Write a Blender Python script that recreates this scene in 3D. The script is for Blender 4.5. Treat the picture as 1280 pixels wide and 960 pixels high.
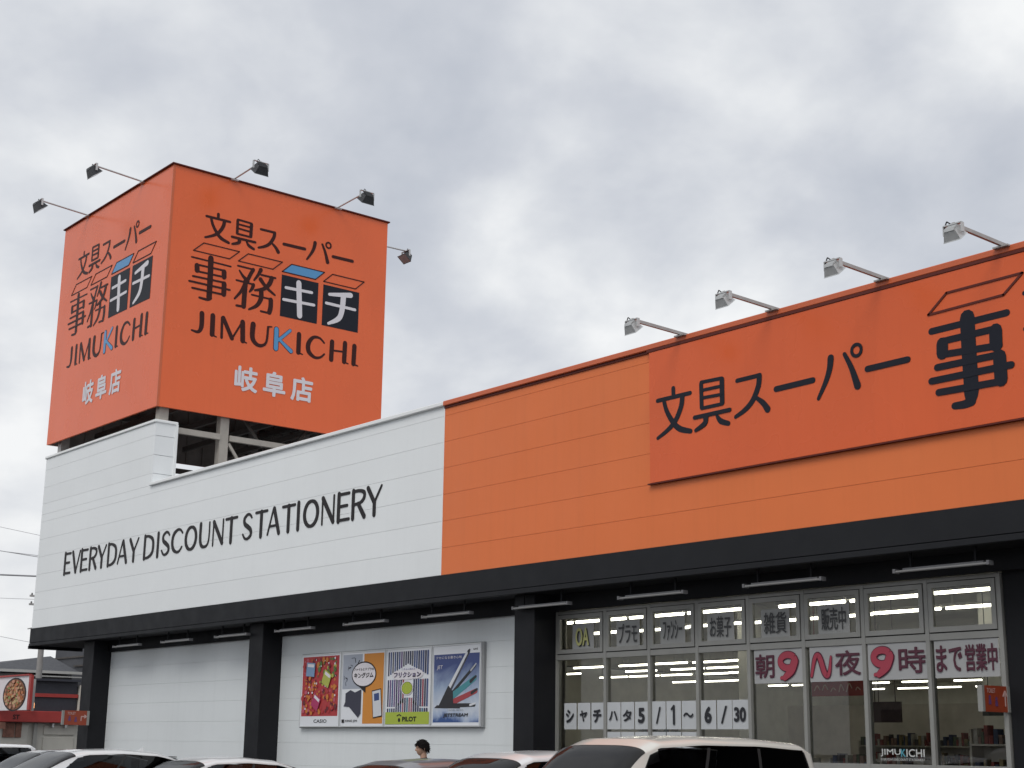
import bpy, math, random
from mathutils import Vector, Matrix
R_ = math.radians
SC = bpy.context.scene
COL = SC.collection
for o in list(bpy.data.objects):
    bpy.data.objects.remove(o)
random.seed(4)
GZ = 1.6                      # eye height above the car park

# ------------------------------------------------------------------ camera
cam_d = bpy.data.cameras.new('camera')
cam_d.sensor_width = 36.0
cam_d.lens = 52.23
cam_d.clip_start = 0.1
cam_d.clip_end = 4000
cam = bpy.data.objects.new('camera', cam_d)
COL.objects.link(cam)
Rv = Vector((0.63604584, 0.77153996, 0.01310673))
Uv = Vector((0.17488537, -0.16067458, 0.97139013))
Fv = Vector((-0.75157222, 0.61555648, 0.23712745))
cam.matrix_world = Matrix(((Rv.x, Uv.x, -Fv.x, 0), (Rv.y, Uv.y, -Fv.y, 0), (Rv.z, Uv.z, -Fv.z, GZ), (0, 0, 0, 1)))
SC.camera = cam
SC.view_settings.view_transform = 'Standard'
SC.view_settings.look = 'None'
SC.view_settings.gamma = 1
SC.view_settings.exposure = 0.0
try:
    SC.view_settings.use_curve_mapping = False
except Exception:
    pass
SC.render.resolution_x = 1024
SC.render.resolution_y = 768
SC.cycles.max_bounces = 8
SC.cycles.transparent_max_bounces = 16

# ------------------------------------------------------------------ world: overcast sky over a Nishita base
SUN_EL, SUN_AZ = R_(48), R_(150)      # azimuth measured clockwise from +Y
W = bpy.data.worlds.new('World')
SC.world = W
W.use_nodes = True
nt = W.node_tree
nt.nodes.clear()
N = nt.nodes.new
L = nt.links.new
def mth(nt, op, a, b=None, c=None, clamp=False):
    n = nt.nodes.new('ShaderNodeMath'); n.operation = op; n.use_clamp = clamp
    for i, v in enumerate((a, b, c)):
        if v is None: continue
        if isinstance(v, (int, float)): n.inputs[i].default_value = v
        else: nt.links.new(v, n.inputs[i])
    return n.outputs[0]
def mixc(nt, fac, a, b, mode='MIX'):
    n = nt.nodes.new('ShaderNodeMix'); n.data_type = 'RGBA'; n.blend_type = mode
    for sock, v in ((n.inputs[0], fac), (n.inputs[6], a), (n.inputs[7], b)):
        if isinstance(v, (int, float)): sock.default_value = v
        elif isinstance(v, (tuple, list)): sock.default_value = (*v[:3], 1)
        else: nt.links.new(v, sock)
    return n.outputs[2]
def ramp(nt, fac, stops):
    n = nt.nodes.new('ShaderNodeValToRGB')
    e = n.color_ramp.elements
    while len(e) < len(stops): e.new(0.5)
    for k, (p, c) in enumerate(stops):
        e[k].position = p
        e[k].color = (c, c, c, 1) if isinstance(c, (int, float)) else (*c, 1)
    nt.links.new(fac, n.inputs[0])
    return n.outputs[0]
def noise(nt, vec, scale, detail=4, rough=.5, dist=0.0):
    n = nt.nodes.new('ShaderNodeTexNoise')
    n.inputs['Scale'].default_value = scale; n.inputs['Detail'].default_value = detail
    n.inputs['Roughness'].default_value = rough; n.inputs['Distortion'].default_value = dist
    if vec is not None: nt.links.new(vec, n.inputs['Vector'])
    return n.outputs['Fac']
tc = N('ShaderNodeTexCoord')
sep = N('ShaderNodeSeparateXYZ'); L(tc.outputs['Generated'], sep.inputs[0])
zc = mth(nt, 'MAXIMUM', sep.outputs[2], 0.0)
den = mth(nt, 'ADD', zc, 0.46)
px = mth(nt, 'DIVIDE', sep.outputs[0], den)
py = mth(nt, 'DIVIDE', sep.outputs[1], den)
cmb = N('ShaderNodeCombineXYZ'); L(px, cmb.inputs[0]); L(py, cmb.inputs[1])
mp = N('ShaderNodeMapping'); L(cmb.outputs[0], mp.inputs[0])
mp.inputs['Location'].default_value = (7.3, 0.7, 0.6)
mp.inputs['Rotation'].default_value = (0, 0, R_(25))
n1 = noise(nt, mp.outputs[0], 2.5, 3, .5, .25)
n2 = noise(nt, mp.outputs[0], 6.2, 5, .52, .15)
n3 = noise(nt, mp.outputs[0], 18, 5, .5, .1)
s_ = mth(nt, 'ADD', mth(nt, 'MULTIPLY', n1, .46), mth(nt, 'MULTIPLY', n2, .45))
s_ = mth(nt, 'ADD', s_, mth(nt, 'MULTIPLY', n3, .09))
cloud = ramp(nt, s_, [(0.36, (.50, .53, .59)), (0.45, (.585, .61, .66)), (0.53, (.71, .73, .76)), (0.62, (.88, .89, .895))])
hz = ramp(nt, sep.outputs[2], [(0.0, 1.0), (0.30, 0.0)])
cloud2 = mixc(nt, mth(nt, 'MULTIPLY', hz, .55), cloud, (.86, .86, .86))
sky = N('ShaderNodeTexSky'); sky.sky_type = 'NISHITA'; sky.sun_disc = False
sky.sun_elevation = SUN_EL; sky.sun_rotation = SUN_AZ
bg_s = N('ShaderNodeBackground'); L(sky.outputs[0], bg_s.inputs[0]); bg_s.inputs[1].default_value = 0.06
bg_c = N('ShaderNodeBackground'); L(cloud2, bg_c.inputs[0]); bg_c.inputs[1].default_value = 1.11
mx = N('ShaderNodeMixShader'); mx.inputs[0].default_value = 0.93
L(bg_s.outputs[0], mx.inputs[1]); L(bg_c.outputs[0], mx.inputs[2])
wo = N('ShaderNodeOutputWorld'); L(mx.outputs[0], wo.inputs[0])

sd = bpy.data.lights.new('sun', 'SUN')
sd.energy = 1.3
sd.angle = R_(28)
sd.color = (1, .97, .92)
sun = bpy.data.objects.new('sun', sd)
COL.objects.link(sun)
tosun = Vector((math.sin(SUN_AZ) * math.cos(SUN_EL), math.cos(SUN_AZ) * math.cos(SUN_EL), math.sin(SUN_EL)))
sun.rotation_euler = tosun.to_track_quat('Z', 'Y').to_euler()

# ------------------------------------------------------------------ materials
MATS = {}
def mat(name, col, rough=.6, metal=0.0, spec=.5, var=0.0, vscale=3.0, bump=0.0, bscale=60.0, emit=None, estr=0.0, coat=0.0, streak=0.0, tone=0.0):
    if name in MATS: return MATS[name]
    m = bpy.data.materials.new(name); m.use_nodes = True
    nt = m.node_tree; b = nt.nodes['Principled BSDF']
    b.inputs['Roughness'].default_value = rough
    b.inputs['Metallic'].default_value = metal
    b.inputs['Specular IOR Level'].default_value = spec
    b.inputs['Coat Weight'].default_value = coat
    b.inputs['Coat Roughness'].default_value = .04
    tcn = nt.nodes.new('ShaderNodeTexCoord')
    col_out = None
    if var > 0:
        f = noise(nt, tcn.outputs['Object'], vscale, 5, .6)
        r = ramp(nt, f, [(0.3, 1 - var), (0.7, 1 + var * .4)])
        col_out = mixc(nt, 1.0, r, tuple(col), 'MULTIPLY')
    if tone > 0:
        oi = nt.nodes.new('ShaderNodeObjectInfo')
        r = ramp(nt, oi.outputs['Random'], [(0.0, 1 - tone), (1.0, 1.0)])
        col_out = mixc(nt, 1.0, r, col_out if col_out is not None else tuple(col), 'MULTIPLY')
    if streak > 0:
        mpn = nt.nodes.new('ShaderNodeMapping'); nt.links.new(tcn.outputs['Object'], mpn.inputs[0])
        mpn.inputs['Scale'].default_value = (7, 7, .35)
        f = noise(nt, mpn.outputs[0], 1.0, 5, .6)
        r = ramp(nt, f, [(0.5, 1.0), (0.8, 1 - streak)])
        col_out = mixc(nt, 1.0, r, col_out if col_out is not None else tuple(col), 'MULTIPLY')
    if col_out is None: b.inputs['Base Color'].default_value = (*col, 1)
    else: nt.links.new(col_out, b.inputs['Base Color'])
    if rough > .15 and var > 0:
        f2 = noise(nt, tcn.outputs['Object'], vscale * 2.3, 3, .5)
        nt.links.new(ramp(nt, f2, [(0.3, max(0, rough - .06)), (0.7, min(1, rough + .06))]), b.inputs['Roughness'])
    if bump > 0:
        f3 = noise(nt, tcn.outputs['Object'], bscale, 4, .6)
        bn = nt.nodes.new('ShaderNodeBump'); bn.inputs['Strength'].default_value = bump; bn.inputs['Distance'].default_value = .01
        nt.links.new(f3, bn.inputs['Height']); nt.links.new(bn.outputs[0], b.inputs['Normal'])
    if emit is not None:
        b.inputs['Emission Color'].default_value = (*emit, 1); b.inputs['Emission Strength'].default_value = estr
    MATS[name] = m
    return m
def glass(name, tint, refl=1.0, rough=.0):
    if name in MATS: return MATS[name]
    m = bpy.data.materials.new(name); m.use_nodes = True
    nt = m.node_tree; nt.nodes.clear()
    t = nt.nodes.new('ShaderNodeBsdfTransparent'); t.inputs[0].default_value = (*tint, 1)
    g = nt.nodes.new('ShaderNodeBsdfGlossy'); g.inputs['Roughness'].default_value = rough
    g.inputs[0].default_value = (.95, .97, 1, 1)
    fr = nt.nodes.new('ShaderNodeFresnel'); fr.inputs[0].default_value = 1.52
    f = mth(nt, 'MULTIPLY', fr.outputs[0], refl, clamp=True)
    mx = nt.nodes.new('ShaderNodeMixShader'); nt.links.new(f, mx.inputs[0])
    nt.links.new(t.outputs[0], mx.inputs[1]); nt.links.new(g.outputs[0], mx.inputs[2])
    o = nt.nodes.new('ShaderNodeOutputMaterial'); nt.links.new(mx.outputs[0], o.inputs[0])
    MATS[name] = m
    return m

white_siding = mat('white_siding', (.85, .875, .885), .42, var=.04, vscale=.35, bump=.04, bscale=90, streak=.018, tone=.025)
white_trim = mat('white_trim', (.86, .88, .88), .35, var=.03)
orange_siding = mat('orange_siding', (.80, .198, .060), .45, spec=.3, var=.05, vscale=.5, bump=.04, bscale=90, streak=.05, tone=.035)
orange_sheet = mat('orange_sheet', (.84, .140, .034), .25, var=.045, vscale=.6, spec=.5, streak=.04)
orange_board = mat('orange_board', (.76, .128, .034), .28, var=.05, vscale=.6, spec=.36, streak=.04)
orange_trim = mat('orange_trim', (.62, .13, .045), .4, var=.04)
dark_red_trim = mat('dark_red_trim', (.12, .025, .018), .6, spec=.25)
charcoal = mat('charcoal_panel', (.017, .018, .021), .6, spec=.2, var=.12, vscale=1.1, bump=.05)
charcoal2 = mat('charcoal_soffit', (.011, .0115, .014), .7, spec=.2, var=.1, vscale=1.2)
lower_siding = mat('lower_siding', (.72, .755, .77), .5, var=.04, vscale=.6, bump=.05, streak=.05)
letter_dark = mat('letter_dark', (.020, .017, .019), .5, spec=.2)
letter_brown = mat('letter_brown', (.045, .011, .010), .5, spec=.2)
letter_navy = mat('letter_navy', (.013, .015, .024), .5, spec=.2)
letter_white = mat('letter_white', (.74, .71, .75), .45, spec=.3)
letter_blue = mat('letter_blue', (.085, .30, .58), .35)
paper = mat('paper', (.88, .90, .93), .75, var=.04, vscale=2.0, bump=.1, bscale=8)
ink = mat('ink', (.015, .016, .022), .6)
ink_red = mat('ink_red', (.37, .045, .075), .6)
ink_wine = mat('ink_wine', (.09, .012, .035), .6)
ink_yellow = mat('ink_yellow', (.50, .50, .20), .6)
alu = mat('aluminium_frame', (.30, .30, .285), .5, metal=.2, var=.08)
galv = mat('galvanised_steel', (.42, .41, .40), .5, metal=.3, var=.14, vscale=5)
beige_steel = mat('beige_steel', (.40, .37, .33), .6, var=.15, vscale=4)
lamp_grey = mat('lamp_grey', (.55, .56, .56), .4, metal=.3, var=.1, vscale=9)
lamp_black = mat('lamp_black', (.03, .032, .036), .4, var=.1)
steel_dark = mat('dark_steel', (.085, .075, .068), .7, var=.3, vscale=3)
store_glass = glass('store_glass', (.93, .94, .92), 1.0)
dark_glass = glass('dark_car_glass', (.11, .113, .12), .8)
clear_glass = glass('car_windscreen', (.66, .64, .62), .62)
rubber = mat('rubber', (.02, .02, .02), .8)

# ------------------------------------------------------------------ geometry helpers
def frame(p, lo):
    return Vector(p) - Vector(lo)
class MB:
    def __init__(s): s.v = []; s.f = []; s.m = []; s.sm = []
    def add(s, vs, fs, mi=0, smooth=False):
        o = len(s.v)
        s.v += [tuple(v) for v in vs]
        for f in fs: s.f.append([i + o for i in f]); s.m.append(mi); s.sm.append(smooth)
        return s
    def box(s, x0, x1, y0, y1, z0, z1, mi=0, c=0.0):
        if x0 > x1: x0, x1 = x1, x0
        if y0 > y1: y0, y1 = y1, y0
        if z0 > z1: z0, z1 = z1, z0
        if c <= 0:
            v = [(x, y, z) for z in (z0, z1) for y in (y0, y1) for x in (x0, x1)]
            return s.add(v, [(0, 2, 3, 1), (4, 5, 7, 6), (0, 1, 5, 4), (2, 6, 7, 3), (0, 4, 6, 2), (1, 3, 7, 5)], mi)
        # box with chamfered edges
        v = []
        for z, sz in ((z0, 1), (z1, -1)):
            for y, sy in ((y0, 1), (y1, -1)):
                for x, sx in ((x0, 1), (x1, -1)):
                    v += [(x, y + sy * c, z + sz * c), (x + sx * c, y, z + sz * c), (x + sx * c, y + sy * c, z)]
        i = lambda a, b, cc, k: ((cc * 2 + b) * 2 + a) * 3 + k
        F = []
        F.append([i(0, 0, 0, 0), i(0, 0, 1, 0), i(0, 1, 1, 0), i(0, 1, 0, 0)]); F.append([i(1, 0, 0, 0), i(1, 1, 0, 0), i(1, 1, 1, 0), i(1, 0, 1, 0)])
        F.append([i(0, 0, 0, 1), i(1, 0, 0, 1), i(1, 0, 1, 1), i(0, 0, 1, 1)]); F.append([i(0, 1, 0, 1), i(0, 1, 1, 1), i(1, 1, 1, 1), i(1, 1, 0, 1)])
        F.append([i(0, 0, 0, 2), i(0, 1, 0, 2), i(1, 1, 0, 2), i(1, 0, 0, 2)]); F.append([i(0, 0, 1, 2), i(1, 0, 1, 2), i(1, 1, 1, 2), i(0, 1, 1, 2)])
        for a in (0, 1):
            for b in (0, 1):
                F.append([i(a, b, 0, 0), i(a, b, 0, 1), i(a, b, 1, 1), i(a, b, 1, 0)])
                F.append([i(a, 0, b, 0), i(a, 0, b, 2), i(a, 1, b, 2), i(a, 1, b, 0)])
                F.append([i(0, a, b, 1), i(0, a, b, 2), i(1, a, b, 2), i(1, a, b, 1)])
                for d in (0, 1): F.append([i(a, b, d, 0), i(a, b, d, 1), i(a, b, d, 2)])
        return s.add(v, F, mi)
    def tube(s, a, b, r0, r1=None, n=10, mi=0, caps=True, smooth=True):
        a = Vector(a); b = Vector(b); r1 = r0 if r1 is None else r1
        d = (b - a).normalized()
        t = Vector((0, 0, 1)) if abs(d.z) < .9 else Vector((1, 0, 0))
        u = d.cross(t).normalized(); w = d.cross(u)
        vs = []
        for p, r in ((a, r0), (b, r1)):
            for k in range(n):
                an = 2 * math.pi * k / n
                vs.append(p + u * r * math.cos(an) + w * r * math.sin(an))
        fs = [(k, (k + 1) % n, n + (k + 1) % n, n + k) for k in range(n)]
        s.add(vs, fs, mi, smooth)
        if caps: s.add(vs, [list(range(n))[::-1], list(range(n, 2 * n))], mi)
        return s
    def path(s, pts, r, n=6, mi=0):
        for a, b in zip(pts, pts[1:]): s.tube(a, b, r, r, n, mi)
        return s
    def bar(s, a, b, w, h, mi=0):
        a = Vector(a); b = Vector(b); d = (b - a).normalized()
        t = Vector((0, 0, 1)) if abs(d.z) < .95 else Vector((0, 1, 0))
        u = d.cross(t).normalized() * w / 2; v_ = u.normalized().cross(d) * h / 2
        vs = [p + i * u + j * v_ for p in (a, b) for i, j in ((-1, -1), (1, -1), (1, 1), (-1, 1))]
        return s.add(vs, [(0, 1, 2, 3), (7, 6, 5, 4), (0, 4, 5, 1), (1, 5, 6, 2), (2, 6, 7, 3), (3, 7, 4, 0)], mi)
    def prism(s, poly, depth_vec, mi=0):
        n = len(poly); d = Vector(depth_vec)
        vs = [Vector(p) for p in poly] + [Vector(p) + d for p in poly]
        fs = [list(range(n)), list(range(2 * n - 1, n - 1, -1))] + [(k, n + k, n + (k + 1) % n, (k + 1) % n) for k in range(n)]
        return s.add(vs, fs, mi)
    def build(s, name, mats, parent=None, **props):
        if not isinstance(mats, (list, tuple)): mats = [mats]
        off = Vector(parent.get('_loc', (0, 0, 0))) if parent is not None else Vector((0, 0, 0))
        me = bpy.data.meshes.new(name)
        me.from_pydata([tuple(Vector(v) - off) for v in s.v], [], s.f)
        for m in mats: me.materials.append(m)
        me.polygons.foreach_set('material_index', s.m)
        me.polygons.foreach_set('use_smooth', s.sm)
        me.update()
        o = bpy.data.objects.new(name, me); COL.objects.link(o)
        if parent is not None: o.parent = parent
        for k, v in props.items(): o[k] = v
        return o
def recalc(o):
    import bmesh
    bm = bmesh.new(); bm.from_mesh(o.data); bmesh.ops.recalc_face_normals(bm, faces=bm.faces); bm.to_mesh(o.data); bm.free()
    return o
def thing(name, label, cat, loc=(0, 0, 0), group=None):
    o = bpy.data.objects.new(name, None); COL.objects.link(o)
    o.location = loc; o.empty_display_size = .1
    o['label'] = label; o['category'] = cat; o['_loc'] = [float(c) for c in loc]
    if group: o['group'] = group
    return o
def child_of(parent, lst):
    o = lst[-1]; return o
def tag(o, label, cat, group=None):
    o['label'] = label; o['category'] = cat
    if group: o['group'] = group
    return o
def copy_tree(root, loc, label, group=None):
    r = root.copy(); COL.objects.link(r); r.location = loc; r['label'] = label; r['_loc'] = [float(c) for c in loc]
    if group: r['group'] = group
    def rec(src, dst):
        for ch in src.children:
            c = ch.copy(); COL.objects.link(c); c.parent = dst; rec(ch, c)
    rec(root, r)
    return r
class Plane:
    """a flat face in the place: origin, unit u (to the reader's right), unit v (up), n (towards the reader)"""
    def __init__(s, o, u, v=(0, 0, 1)):
        s.o = Vector(o); s.u = Vector(u).normalized(); s.v = Vector(v).normalized(); s.n = s.u.cross(s.v)
    def at(s, a, b, h=0.0): return s.o + s.u * a + s.v * b + s.n * h
def strokes(mb, pl, S, h0=.012, mi=0, sc=1.0, wf=1.0, ou=0.0, ov=0.0, dh=.0006, curve=True):
    for k, (pts, ws) in enumerate(S):
        h = h0 + dh * (k % 12)
        P = [Vector((a * sc + ou, b * sc + ov)) for a, b in pts]
        Wd = list(ws) + [ws[-1]] * (len(P) - len(ws))
        if curve and len(P) > 2:
            Q = []; WQ = []
            for i in range(len(P) - 1):
                p0 = P[max(i - 1, 0)]; p1 = P[i]; p2 = P[i + 1]; p3 = P[min(i + 2, len(P) - 1)]
                for t in (0, .25, .5, .75):
                    q = .5 * ((2 * p1) + (p2 - p0) * t + (2 * p0 - 5 * p1 + 4 * p2 - p3) * t * t + (3 * p1 - p0 - 3 * p2 + p3) * t ** 3)
                    Q.append(q); WQ.append(Wd[i] * (1 - t) + Wd[i + 1] * t)
            Q.append(P[-1]); WQ.append(Wd[len(P) - 1]); P, Wd = Q, WQ
        Wd = [w * sc * wf / 2 for w in Wd]
        n = len(P); L_, R__ = [], []
        for i in range(n):
            t = (P[min(i + 1, n - 1)] - P[max(i - 1, 0)])
            if t.length < 1e-9: t = Vector((1, 0))
            t.normalize(); nn = Vector((-t.y, t.x))
            L_.append(P[i] + nn * Wd[i]); R__.append(P[i] - nn * Wd[i])
        def cap(c, frm, w):
            a0 = math.atan2(frm.y - c.y, frm.x - c.x)
            return [c + Vector((math.cos(a0 - math.pi * j / 5), math.sin(a0 - math.pi * j / 5))) * w for j in range(1, 5)]
        endc = cap(P[-1], L_[-1], Wd[-1]); begc = cap(P[0], R__[0], Wd[0])
        closed = (P[0] - P[-1]).length < 1e-4 and n > 4
        if closed:
            rim = L_ + R__[::-1]; ri = lambda i: 2 * n - 1 - i
        else:
            rim = L_ + endc + R__[::-1] + begc; ri = lambda i: n + 4 + n - 1 - i
        vt = [pl.at(q.x, q.y, h) for q in rim]; vb = [pl.at(q.x, q.y, 0.001) for q in rim]
        m = len(rim)
        fs = [(i, ri(i), ri(i + 1), i + 1) for i in range(n - 1)]
        if not closed:
            fs.append([n - 1, n, n + 1, n + 2, n + 3, n + 4])
            fs.append([2 * n + 3, 2 * n + 4, 2 * n + 5, 2 * n + 6, 2 * n + 7, 0])
        sides = [(i, (i + 1) % m, m + (i + 1) % m, m + i) for i in range(m)]
        mb.add(vt + vb, fs + sides, mi)
    return mb
_tc = {}
def text(body, pl, u0, v0, u1, v1, m, parent=None, name='lettering', bold=0.0, h=.004, thick=0.002, keep=False, slant=0.0):
    """flat lettering fitted into the rectangle u0..u1, v0..v1 of a Plane"""
    cu = bpy.data.curves.new('t', 'FONT'); cu.body = body; cu.extrude = 0.0; cu.resolution_u = 3
    o = bpy.data.objects.new('t', cu); COL.objects.link(o)
    bpy.context.view_layer.update()
    me = bpy.data.meshes.new_from_object(o.evaluated_get(bpy.context.evaluated_depsgraph_get()))
    bpy.data.objects.remove(o); bpy.data.curves.remove(cu)
    xs = [v.co.x for v in me.vertices]; ys = [v.co.y for v in me.vertices]
    if not xs: return None
    x0, x1, y0, y1 = min(xs), max(xs), min(ys), max(ys)
    b_ = bold * .8 * (v1 - v0) / max(y1 - y0, 1e-6)
    su = (u1 - u0 - 2 * b_) / max(x1 - x0, 1e-6); sv = (v1 - v0 - 2 * b_) / max(y1 - y0, 1e-6)
    off = Vector(parent.get('_loc', (0, 0, 0))) if parent is not None else Vector((0, 0, 0))
    base = [(v.co.x, v.co.y) for v in me.vertices]; fc = [list(p.vertices) for p in me.polygons]
    ring = [(0, 0)] if bold <= 0 else [(math.cos(k * math.pi / 4), math.sin(k * math.pi / 4)) for k in range(8)]
    if bold > .045: ring.append((0, 0))
    V_, F_ = [], []
    for k, (dx, dy) in enumerate(ring):     # a heavier weight: the same print laid a little aside, each copy a hair prouder
        o0 = len(V_)
        for x, y in base:
            a = u0 + b_ + (x - x0) * su + dx * b_; b = v0 + b_ + (y - y0) * sv + dy * b_
            V_.append(tuple(pl.at(a + (b - v0) * slant, b, h + .0002 * k) - off))
        F_ += [[i + o0 for i in f] for f in fc]
    bpy.data.meshes.remove(me); me = bpy.data.meshes.new(name); me.from_pydata(V_, [], F_)
    me.materials.clear(); me.materials.append(m); me.name = name; me.update()
    o = bpy.data.objects.new(name, me); COL.objects.link(o)
    if parent is not None: o.parent = parent
    return o
def poly(mb, pl, pts, h=.004, mi=0):
    return mb.add([pl.at(a, b, h) for a, b in pts], [list(range(len(pts)))], mi)
def rect(mb, pl, a0, b0, a1, b1, h=.004, mi=0): return poly(mb, pl, [(a0, b0), (a1, b0), (a1, b1), (a0, b1)], h, mi)
def disc(mb, pl, a, b, ra, rb, h=.004, mi=0, n=28):
    return poly(mb, pl, [(a + ra * math.cos(2 * math.pi * k / n), b + rb * math.sin(2 * math.pi * k / n)) for k in range(n)], h, mi)
def slab(mb, pl, a0, b0, a1, b1, h0, h1, mi=0):
    vs = [pl.at(a, b, h) for h in (h0, h1) for a, b in ((a0, b0), (a1, b0), (a1, b1), (a0, b1))]
    return mb.add(vs, [(3, 2, 1, 0), (4, 5, 6, 7), (0, 1, 5, 4), (1, 2, 6, 5), (2, 3, 7, 6), (3, 0, 4, 7)], mi)

# logo strokes in metres on the sign faces
TAG_STROKES = [([(0.364,0.732),(0.367,0.627)],[0.075]),([(0.042,0.604),(0.698,0.607)],[0.062]),([(0.177,0.572),(0.228,0.423),(0.344,0.247),(0.483,0.122),(0.695,0.054)],[0.07,0.075,0.085,0.09,0.07]),([(0.544,0.596),(0.517,0.444),(0.403,0.255),(0.247,0.141),(0.042,0.05)],[0.09,0.09,0.085,0.07,0.05]),([(0.912,0.704),(0.915,0.36)],[0.072]),([(1.306,0.692),(1.304,0.363)],[0.085]),([(0.912,0.724),(1.307,0.712)],[0.05]),([(0.915,0.347),(1.303,0.346)],[0.05]),([(0.932,0.606),(1.292,0.601)],[0.045]),([(0.93,0.495),(1.289,0.483)],[0.045]),([(0.775,0.235),(1.441,0.239)],[0.06]),([(0.991,0.212),(0.971,0.122),(0.794,0.048)],[0.1,0.085,0.05]),([(1.197,0.195),(1.268,0.108),(1.41,0.052)],[0.05,0.085,0.07]),([(1.583,0.624),(1.997,0.628)],[0.062]),([(1.986,0.617),(1.964,0.481),(1.859,0.301),(1.717,0.193),(1.542,0.122)],[0.09,0.09,0.085,0.075,0.055]),([(1.913,0.333),(2.036,0.238),(2.116,0.135)],[0.05,0.08,0.1]),([(2.27,0.384),(2.898,0.393)],[0.08]),([(3.199,0.632),(3.175,0.492),(3.107,0.335),(2.977,0.132)],[0.1,0.09,0.075,0.05]),([(3.421,0.642),(3.521,0.441),(3.605,0.192)],[0.055,0.075,0.105]),([(3.687,0.656),(3.677,0.694),(3.649,0.721),(3.612,0.731),(3.574,0.721),(3.547,0.694),(3.537,0.656),(3.547,0.619),(3.574,0.591),(3.612,0.581),(3.649,0.591),(3.677,0.619),(3.687,0.656)],[0.045]),([(3.766,0.38),(4.377,0.386)],[0.08])]
JI_BOARD = [([(0.083,1.018),(1.119,1.029)],[0.085]),([(0.591,1.082),(0.587,0.645),(0.587,0.183),(0.554,0.064)],[0.2,0.2,0.2,0.12]),([(0.58,0.069),(0.488,0.043),(0.347,0.046)],[0.13,0.1,0.085]),([(0.224,0.864),(0.992,0.87)],[0.085]),([(0.202,0.701),(0.998,0.659)],[0.085]),([(0.228,0.834),(0.221,0.717)],[0.16]),([(0.959,0.848),(0.953,0.677)],[0.17]),([(0.137,0.556),(1.011,0.551)],[0.085]),([(0.988,0.527),(0.989,0.253)],[0.17]),([(0.048,0.401),(1.134,0.401)],[0.085]),([(0.139,0.246),(0.987,0.229)],[0.085])]
BAY_BOARD = [(0.055,1.233),(0.329,1.451),(1.357,1.458),(1.093,1.251)]
LOGO_JI5 = [([(0.012,1.98),(1.073,1.966)],[0.045]),([(0.522,2.056),(0.535,1.562),(0.539,1.068)],[0.15,0.15,0.15]),([(0.57,1.055),(0.493,1.001),(0.281,1.011)],[0.1,0.07,0.055]),([(0.154,1.818),(0.906,1.824)],[0.05]),([(0.165,1.653),(0.917,1.659)],[0.05]),([(0.165,1.796),(0.174,1.674)],[0.13]),([(0.898,1.793),(0.907,1.66)],[0.13]),([(0.075,1.51),(0.926,1.521)],[0.05]),([(0.918,1.49),(0.926,1.224)],[0.13]),([(-0.014,1.368),(1.081,1.367)],[0.05]),([(0.076,1.214),(0.947,1.213)],[0.05])]
LOGO_MU = [([(1.266,2.032),(1.687,2.027)],[0.05]),([(1.698,2.022),(1.632,1.894),(1.577,1.765)],[0.1,0.1,0.1]),([(1.315,1.923),(1.428,1.792),(1.56,1.703)],[0.04,0.08,0.11]),([(1.249,1.657),(1.732,1.643)],[0.05]),([(1.723,1.631),(1.697,1.538),(1.629,1.437)],[0.1,0.09,0.05]),([(1.503,1.672),(1.492,1.379),(1.487,1.031)],[0.13]),([(1.488,1.022),(1.29,1.015)],[0.06]),([(1.471,1.607),(1.391,1.397),(1.228,1.18)],[0.07,0.08,0.05]),([(1.909,2.062),(1.843,1.92),(1.736,1.76)],[0.11,0.08,0.05]),([(1.927,1.938),(2.335,1.938)],[0.05]),([(2.229,1.915),(2.174,1.756),(2.033,1.599),(1.773,1.505)],[0.12,0.12,0.1,0.05]),([(1.913,1.818),(2.095,1.641),(2.34,1.496)],[0.11,0.08,0.05]),([(1.696,1.373),(2.229,1.366)],[0.05]),([(2.236,1.348),(2.241,1.163),(2.213,1.021)],[0.13]),([(2.197,0.999),(1.973,1.003)],[0.055]),([(1.953,1.514),(1.954,1.319),(1.849,1.123),(1.637,0.984)],[0.13,0.13,0.1,0.05])]
LOGO_KI = [([(3.014,1.951),(3.082,1.105)],[0.15]),([(2.646,1.755),(3.407,1.78)],[0.075]),([(2.593,1.434),(3.488,1.464)],[0.075])]
LOGO_CHI = [([(3.936,1.844),(4.58,1.949)],[0.08,0.14]),([(3.849,1.594),(4.731,1.586)],[0.075]),([(4.361,1.892),(4.335,1.499),(4.237,1.248),(3.94,1.067)],[0.16,0.15,0.14,0.07])]
LOGO_SQ = [[(2.49,2.074),(3.594,2.081),(3.59,0.992),(2.482,0.98)],[(3.738,2.065),(4.844,2.063),(4.825,0.982),(3.729,0.977)]]
LOGO_DAI = [[(0.0,2.185),(0.248,2.396),(1.283,2.391),(1.049,2.178)],[(1.28,2.185),(1.516,2.395),(2.555,2.393),(2.329,2.191)],[(2.508,2.185),(2.749,2.379),(3.765,2.381),(3.537,2.185)],[(3.745,2.183),(3.984,2.389),(5.011,2.374),(4.771,2.173)]]
LOGO_NAME = [([(0.379,0.629),(0.386,0.306),(0.308,0.159),(0.136,0.169)],[0.13,0.12,0.08,0.045]),([(0.672,0.632),(0.681,0.165)],[0.13]),([(0.674,0.152),(0.8,0.122)],[0.05,0.03]),([(0.922,0.627),(0.939,0.134)],[0.07]),([(0.953,0.633),(1.22,0.164)],[0.11]),([(1.22,0.157),(1.486,0.646)],[0.05]),([(1.487,0.627),(1.517,0.158)],[0.13]),([(1.518,0.147),(1.627,0.123)],[0.05,0.03]),([(1.78,0.629),(1.777,0.297),(1.899,0.144),(2.061,0.137),(2.176,0.261),(2.202,0.636)],[0.14,0.13,0.1,0.08,0.06,0.06]),([(2.193,0.645),(2.307,0.663)],[0.04,0.03])]
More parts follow.
